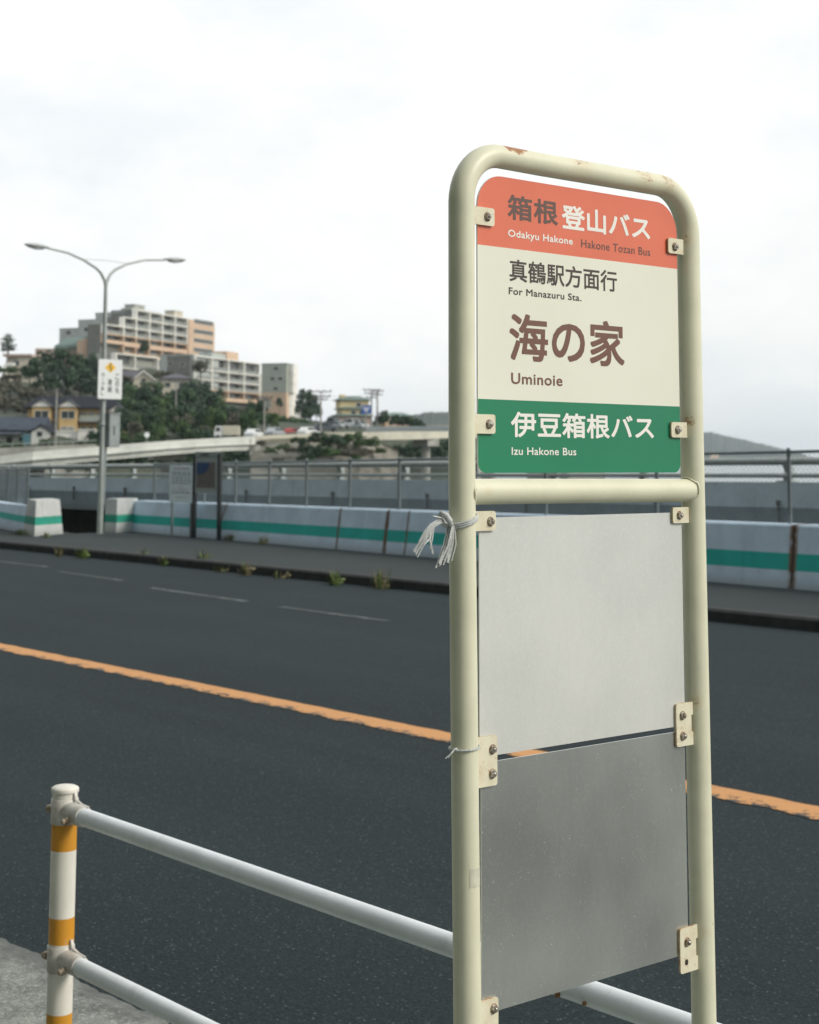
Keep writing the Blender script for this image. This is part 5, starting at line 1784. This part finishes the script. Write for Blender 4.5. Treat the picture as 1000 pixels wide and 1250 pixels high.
grove([(372, 476, 508, 20, 414, D), (380, 484, 512, 20, 410, D), (368, 490, 514, 18, 408, D), (386, 496, 516, 14, 405, D), (376, 498, 518, 22, 400, D)],
      'dark round tree in the clump right of the grey-green end block', 'trees beside the end block')
grove([(468, 503, 524, 16, 300, D), (486, 508, 525, 20, 296, D), (496, 508, 525, 18, 297, D), (506, 512, 526, 14, 300, D), (460, 508, 524, 12, 305, D), (515, 514, 527, 10, 300, D)],
      'dark round tree behind the girder bridge right of the blue sign', 'trees behind the girder bridge')
for i_, (px_, d_, h_, w_p) in enumerate([(118 + 13 * q_ + (q_ * 7) % 5, 258 + (q_ * 17) % 26, 3.0 + (q_ * 5) % 4 * .5, 25) for q_ in range(17)] + [(140 + 14 * q_, 292 + (q_ * 11) % 14, 4.0, 28) for q_ in range(11)] + [(120 + 9 * q_, 254 + (q_ * 5) % 7, 2.4 + (q_ % 3) * .5, 24) for q_ in range(22)]):
    g_ = ground(px_, d_); yb_ = proj(g_)[1]
    tree(px_, yb_ - h_ * FPX / d_, yb_ + 2, w_p, d_, (D, Md, D, Dr, Md)[i_ % 5], 'low dark green bush at the foot of the wood above the white bridge', 'undergrowth above the white bridge', False, 'shrub')
for i_, (px_, yb_, w_p) in enumerate(((4, 548, 22), (22, 547, 16), (104, 545, 16))):
    tree(px_, yb_ - 8, yb_ + 1, w_p, 244, Md, ('leafy bush by the low pale wall at the left edge', 'bush under the porch roof of the blue-roofed house', 'bush before the taller square shed')[i_], None, False, 'shrub')
grove([(px_, yt_, yt_ + 14, 30, d_, Dr if i_ % 2 else Md) for i_, (px_, yt_, d_) in enumerate(((70, 470, 372), (100, 470, 370), (128, 474, 365), (150, 458, 392), (186, 466, 390), (200, 452, 410), (224, 474, 385), (14, 456, 400), (4, 446, 410)))],
      'low scrubby bush between the taller trees below the apartment terraces', 'scrub below the terraces', None, False, 'shrub')
grove([(px_, yt_, yt_ + 11, 16, d_, Md if i_ % 2 else Dr) for i_, (px_, yt_, d_) in enumerate(((318, 537, 206), (330, 546, 204), (356, 545, 204), (362, 534, 207), (382, 533, 207), (398, 538, 205), (418, 541, 204), (440, 538, 206), (450, 548, 204), (434, 556, 200), (412, 560, 199), (464, 546, 208), (340, 558, 201), (470, 560, 207)))],
      'small scrubby bush rooted in the cliff or its retaining wall', 'scrub on the cliff', None, False, 'shrub')
tree(341, 486, 503, 9, 425, D, 'small dark conical tree in front of the salmon foot of the end block', None)
tree(268, 474, 490, 9, 440, D, 'small dark tree before the salmon storey of the lower block', None)
tree(245, 438, 466, 20, 452, Dr, 'tall bare brownish tree before the lower block balconies', None)
tree(176, 417, 436, 13, 488, D, 'dark small tree on the terrace before the salmon storey of the big block', None)
tree(232, 466, 486, 20, 398, D, 'bushy tree beside the pale house under the grey gable', None)
# bushes clinging to the cliff
grove([(346, 541, 554, 16, 205, Md), (372, 537, 560, 18, 204, D), (392, 529, 545, 34, 206, D), (412, 531, 552, 34, 205, D), (432, 529, 548, 30, 207, Md), (455, 534, 550, 22, 207, Md), (402, 546, 562, 30, 200, Md), (386, 544, 566, 20, 200, D), (425, 548, 562, 28, 201, Dr), (374, 552, 570, 22, 199, D), (442, 546, 562, 18, 203, Dr)],
      'green bush clinging to the rocky cliff below the coast road', 'bushes on the cliff', None, False, 'shrub')
grove([(492, 543, 566, 26, 240, D), (508, 540, 566, 26, 250, D), (530, 540, 568, 26, 250, D), (545, 538, 568, 26, 255, D), (478, 548, 566, 18, 230, Md), (518, 548, 572, 24, 246, D)],
      'dark green bush in the shade under the girder bridge', 'bushes under the girder bridge', None, False, 'shrub')
grove([(140, 553, 580, 30, 226, D), (162, 551, 578, 30, 226, D), (184, 549, 578, 30, 228, D), (206, 549, 576, 28, 230, D), (226, 549, 574, 30, 232, D), (250, 547, 572, 28, 232, D), (272, 547, 572, 30, 232, D), (294, 546, 572, 28, 234, D), (118, 556, 582, 28, 226, D), (92, 560, 582, 28, 226, D)],
      'dark bush in the shadow under the white road bridge', 'bushes under the white bridge', None, False, 'shrub')
for i, (px, w) in enumerate(((60, 12), (52, 10), (116, 8))):
    tree(px, 537 - i, 546, w, 256, Md, ('clipped green hedge bush under the white gable of the blue-roofed house', 'smaller hedge bush left of the clipped one under the white gable', 'green bush between the white shed and the lamp pole')[i], None, False, 'shrub')
# the lone pine at the far left
pn = thing('pine_tree', P(9, 436, 440), 'lone layered pine standing on the skyline at the far left', 'tree')
u = 440 / FPX
b = MB(); b.tube([(0, 0, -2), (.2, 0, 12 * u), (-.1, 0, 26 * u)], [.35, .25, .08], 8); b.build('trunk', [M['trunk']], pn)
b = MB()
for (dx, z, r) in ((0, 26, 4), (-3, 22, 5), (3, 21, 5), (-1, 18, 6), (-4, 15, 5.5), (4, 14, 6), (0, 11, 6), (6, 10, 4), (-5, 9, 4)):
    for j in range(90):
        d_ = Vector((random.gauss(0, .5), random.gauss(0, .5), random.gauss(0, .25)))
        p = Vector((dx * u, 0, z * u)) + d_ * r * u * 1.1
        s = .28
        t = Vector((random.uniform(-1, 1), random.uniform(-1, 1), random.uniform(-.5, .5))).normalized(); q = t.orthogonal().normalized()
        b.face([p - t * s, p + q * s * .6, p + t * s, p - q * s * .6], 0)
b.build('crown', [M['leaf_dark']], pn)

# =================================================================== UTILITY POLES AND SIGNS
def pole(px, yt, yb, d, arms, label, r=.16):
    p = P(px, yb, d); h = (yb - yt) * d / FPX
    root = thing('utility_pole', p, label, 'utility pole', CAMA)
    b = MB(); b.tube([(0, 0, -3), (0, 0, h)], [r * 1.25, r * .8], 10); b.build('shaft', [M['pole_conc']], root)
    for (f, w) in arms:
        b = MB(); b.box(-w * .5, w * .5, -.10, .10, h * f - .08, h * f + .08)
        for s in (-.45, -.15, .15, .45): b.tube([(s * w, 0, h * f + .08), (s * w, 0, h * f + .35)], .07, 6)
        b.build('crossarm', [M['pole_dark']], root)
    return root
pole(67.5, 474, 546, 255, ((.98, 3.0), (.92, 2.4)), 'concrete utility pole in front of the yellow inn', .17)
pole(214, 464, 532, 330, ((.97, 3.0),), 'utility pole among the trees below the pale house', .15)
pole(322.5, 484, 531, 211, ((.97, 2.2), (.90, 1.6)), 'slim utility pole at the right end of the white bridge', .12)
pole(391.5, 477, 527, 250, ((.98, 3.4), (.86, 3.0), (.78, 2.0)), 'utility pole left of the three-tier building with wide crossarms', .15)
pole(453.5, 475, 527, 290, ((.98, 3.2), (.90, 2.6), (.8, 2.0)), 'utility pole nearer of the pair right of the blue sign', .17)
pole(460.5, 476, 526, 300, ((.97, 2.4), (.88, 2.0)), 'utility pole farther of the pair right of the blue sign', .19)
# drooping wires between them
wr = thing('power_line', (0, 0, 0), 'thin sagging power lines strung between the poles by the coast road', 'power line')
for (a, c, s) in (((391.5, 478, 250), (453.5, 476, 290), 1.2), ((391.5, 484, 250), (453.5, 480, 290), 1.2), ((453.5, 476, 290), (460.5, 477, 300), .1), ((322.5, 485, 211), (391.5, 479, 250), 1.6)):
    A, B_ = P(*a), P(*c)
    b = MB(); b.tube([A.lerp(B_, t) - Vector((0, 0, 4 * s * t * (1 - t))) for t in [i / 10 for i in range(11)]], .022, 5); b.build('wire', [M['pole_dark']], wr)
# blue direction sign on its mast
u = 232 / FPX
p = P(446.5, 530, 232)
bs = thing('direction_sign', p, 'blue direction sign on a pale mast beside the coast road', 'road sign', CAMA)
b = MB(); b.tube([(0, 0, -1), (0, 0, 28 * u)], .10, 10); b.build('mast', [M['pole_conc']], bs)
b = MB(); b.box(-5 * u, 6.5 * u, -.14, -.08, 25 * u, 35.5 * u); pb_ = b.build('panel', [M['blue_sign']], bs)
b = MB()
b.box(.0, .16, -.16, -.142, 26.5 * u, 33.5 * u); b.box(-2.6 * u, 3.5 * u, -.158, -.142, 29 * u, 30.2 * u)
b.box(-3.6 * u, -1.0 * u, -.156, -.142, 31.5 * u, 33 * u); b.box(2.4 * u, 5 * u, -.156, -.142, 31.5 * u, 33 * u)
b.build('road_layout_mark', [M['board_white']], pb_)
# round white mirror sign on the white bridge
u = 200 / FPX
p = P(179.3, 540, 200)
rm = thing('round_sign', p, 'small round white sign on a post on the white bridge', 'road sign', CAMA)
b = MB(); b.tube([(0, 0, -.3), (0, 0, 9 * u)], .05, 8); b.build('post', [M['pole_conc']], rm)
b = MB(); n_ = 20
b.add([(3.2 * u * math.cos(2 * PI * i / n_), -.08, 9 * u + 3.2 * u * math.sin(2 * PI * i / n_)) for i in range(n_)] + [(3.2 * u * math.cos(2 * PI * i / n_), -.05, 9 * u + 3.2 * u * math.sin(2 * PI * i / n_)) for i in range(n_)], [tuple(range(n_))[::-1], tuple(range(n_, 2 * n_))] + [(i, (i + 1) % n_, n_ + (i + 1) % n_, n_ + i) for i in range(n_)])
b.build('plate', [M['board_white']], rm)

# =================================================================== VEHICLES ON THE COAST ROAD
def vehicle(px, yb, d, heading, kind, m, label, group='vehicles on the coast road'):
    p = P(px, yb, d)
    root = thing('truck' if kind == 'truck' else 'car', p, label, 'truck' if kind == 'truck' else 'car', CAMA + math.radians(heading), group)
    # local x forward
    if kind == 'truck':
        b = MB(); b.box(-1.7, .55, -.75, .75, .55, 1.85); b.build('cargo_box', [M['truck_box']], root, bevel=.04)
        b = MB(); b.prism([(.60, .4), (1.70, .4), (1.70, 1.0), (1.45, 1.8), (.60, 1.8)], 1.44, 'y', 0, -.72); cbn = b.build('cab', [M['car_white']], root, bevel=.04)
        b = MB(); b.prism([(.85, 1.1), (1.50, 1.1), (1.36, 1.6), (.85, 1.6)], 1.46, 'y', 0, -.73); b.build('window', [M['glass']], root)
        b = MB(); b.box(-1.65, 1.6, -.6, .6, .36, .54); b.build('chassis', [M['car_grey']], root)
        ax = (-1.1, 1.15)
    else:
        tall = .25 if kind == 'van' else 0
        b = MB(); b.prism([(-2.0, .28), (2.0, .28), (2.05, .62), (1.85, .82), (1.0, .95), (-1.9, .98), (-2.05, .7)], 1.62, 'y', 0, -.81); b.build('body', [m], root, bevel=.06)
        b = MB(); b.prism([(-1.75, .96), (1.05, .94), (.45, 1.42 + tall), (-1.2, 1.45 + tall)], 1.40, 'y', 0, -.70); b.build('cabin', [m], root, bevel=.05)
        b = MB(); b.prism([(-1.5, 1.02), (.85, 1.0), (.38, 1.34 + tall), (-1.1, 1.36 + tall)], 1.43, 'y', 0, -.715); b.build('window', [M['glass']], root)
        b = MB(); b.prism([(.98, 1.02), (1.02, 1.0), (.50, 1.38 + tall), (.46, 1.38 + tall)], 1.2, 'y', 0, -.6); b.build('windscreen', [M['glass']], root)
        ax = (-1.3, 1.3)
    for x in ax:
        for y in (-.72, .72):
            b = MB(); b.tube([(x, y - .09, .30), (x, y + .09, .30)], .30, 14); b.build('wheel', [M['tyre']], root)
    return root
vehicle(277, 536.5, 216, 178, 'truck', None, 'small truck with cream cargo box crossing at the right end of the white bridge')
vehicle(311, 535.5, 240, 68, 'car', M['car_white'], 'white car just right of the small truck')
vehicle(336, 533.5, 250, 64, 'car', M['car_silver'], 'silver car behind the coping of the retaining wall')
vehicle(357, 533.5, 260, 66, 'car', M['car_red'], 'red car half hidden by the coping of the coast road')
vehicle(377, 533, 245, 58, 'car', M['car_white'], 'white car behind the coping left of the wide crossarm pole')
vehicle(432, 522.5, 285, -60, 'van', M['car_white'], 'white car facing the camera under the three-tier building')
vehicle(416, 524, 290, -65, 'car', M['car_silver'], 'silver car parked left of the white one under the three-tier building')
vehicle(441, 524.5, 282, -65, 'car', M['car_silver'], 'pale silver car just left of the blue sign mast')
vehicle(408, 520, 310, -50, 'van', M['car_grey'], 'dark grey van left of the three-tier building entrance')
vehicle(397, 527, 262, 5, 'car', M['car_grey'], 'dark car beside the foot of the wide crossarm pole')

# =================================================================== AIR
b = MB(); b.box(-8000, 8000, -8000, 8000, -15, 140)
hz = tag(b.build('haze', []), kind='stuff')
hm = bpy.data.materials.new('haze_air'); hm.use_nodes = True
t = hm.node_tree; t.nodes.clear()
o = t.nodes.new('ShaderNodeOutputMaterial'); v = t.nodes.new('ShaderNodeVolumePrincipled')
v.inputs['Color'].default_value = (.80, .91, 1.0, 1)
v.inputs['Density'].default_value = .00009
t.links.new(v.outputs[0], o.inputs['Volume'])
hz.data.materials.clear(); hz.data.materials.append(hm)

# =================================================================== LIGHT, SKY, CAMERA
SUN_EL, SUN_AZ = math.radians(35), Vector((.50, -.86, 0)).normalized()
w = bpy.data.worlds.new('World'); S.world = w; w.use_nodes = True
t = w.node_tree; t.nodes.clear()
out = t.nodes.new('ShaderNodeOutputWorld'); bg = t.nodes.new('ShaderNodeBackground')
sky = t.nodes.new('ShaderNodeTexSky'); sky.sky_type = 'NISHITA'; sky.sun_disc = False
sky.sun_elevation = SUN_EL; sky.sun_rotation = math.atan2(SUN_AZ.x, SUN_AZ.y)
sky.air_density = 1.2; sky.dust_density = 2.0
tc = t.nodes.new('ShaderNodeTexCoord'); mp = t.nodes.new('ShaderNodeMapping'); mp.inputs['Scale'].default_value = (1.0, 1.0, 1.9)
n1 = t.nodes.new('ShaderNodeTexNoise'); n1.inputs['Scale'].default_value = 3.4; n1.inputs['Detail'].default_value = 7; n1.inputs['Roughness'].default_value = .58
n2 = t.nodes.new('ShaderNodeTexNoise'); n2.inputs['Scale'].default_value = 4.6; n2.inputs['Detail'].default_value = 8; n2.inputs['Roughness'].default_value = .62
mr = t.nodes.new('ShaderNodeMapRange'); mr.interpolation_type = 'SMOOTHSTEP'
for i, vv in ((1, .30), (2, .62), (3, .88), (4, 1.0)): mr.inputs[i].default_value = vv
cr = t.nodes.new('ShaderNodeMix'); cr.data_type = 'RGBA'
mr2 = t.nodes.new('ShaderNodeMapRange'); mr2.interpolation_type = 'SMOOTHSTEP'
for i, vv in ((1, .36), (2, .60), (3, 0.0), (4, 1.0)): mr2.inputs[i].default_value = vv
cr.inputs[6].default_value = (7.25, 7.6, 7.8, 1); cr.inputs[7].default_value = (8.25, 8.3, 8.15, 1)
mx = t.nodes.new('ShaderNodeMix'); mx.data_type = 'RGBA'
lk = t.links.new
lk(tc.outputs['Generated'], mp.inputs[0]); lk(mp.outputs[0], n1.inputs['Vector']); lk(mp.outputs[0], n2.inputs['Vector'])
lk(n1.outputs['Fac'], mr.inputs[0]); lk(n2.outputs['Fac'], mr2.inputs[0]); lk(mr2.outputs[0], cr.inputs[0])
lk(mr.outputs[0], mx.inputs[0]); lk(sky.outputs[0], mx.inputs[6]); lk(cr.outputs[2], mx.inputs[7])
lk(mx.outputs[2], bg.inputs['Color']); bg.inputs['Strength'].default_value = .1
lk(bg.outputs[0], out.inputs['Surface'])

sl = bpy.data.lights.new('sun', 'SUN'); sl.energy = 1.9; sl.angle = math.radians(18); sl.color = (1.0, .93, .82)
so = bpy.data.objects.new('sun', sl); COL.objects.link(so)
sd = Vector((SUN_AZ.x * math.cos(SUN_EL), SUN_AZ.y * math.cos(SUN_EL), math.sin(SUN_EL)))
so.rotation_euler = (-sd).to_track_quat('-Z', 'Y').to_euler()
so.location = (0, -5, 12)

cam = bpy.data.cameras.new('camera')
cam.sensor_fit = 'HORIZONTAL'; cam.sensor_width = 36.0
cam.lens = FPX / 1000 * 36.0
cam.shift_x = (500 - PPX) / 1000
cam.shift_y = -(625 - PPY) / 1000
cam.clip_start = .05; cam.clip_end = 30000
cam.dof.use_dof = True; cam.dof.focus_distance = 2.62; cam.dof.aperture_fstop = 13
co = bpy.data.objects.new('camera', cam); COL.objects.link(co)
co.matrix_world = Matrix.Translation(EYEV) @ ROT.to_4x4()
S.camera = co
S.view_settings.view_transform = 'Standard'
S.view_settings.look = 'None'
S.view_settings.exposure = 0.38
S.view_settings.gamma = 1.0
S.render.engine = 'CYCLES'
S.cycles.use_denoising = True
S.cycles.max_bounces = 8
S.cycles.transparent_max_bounces = 8
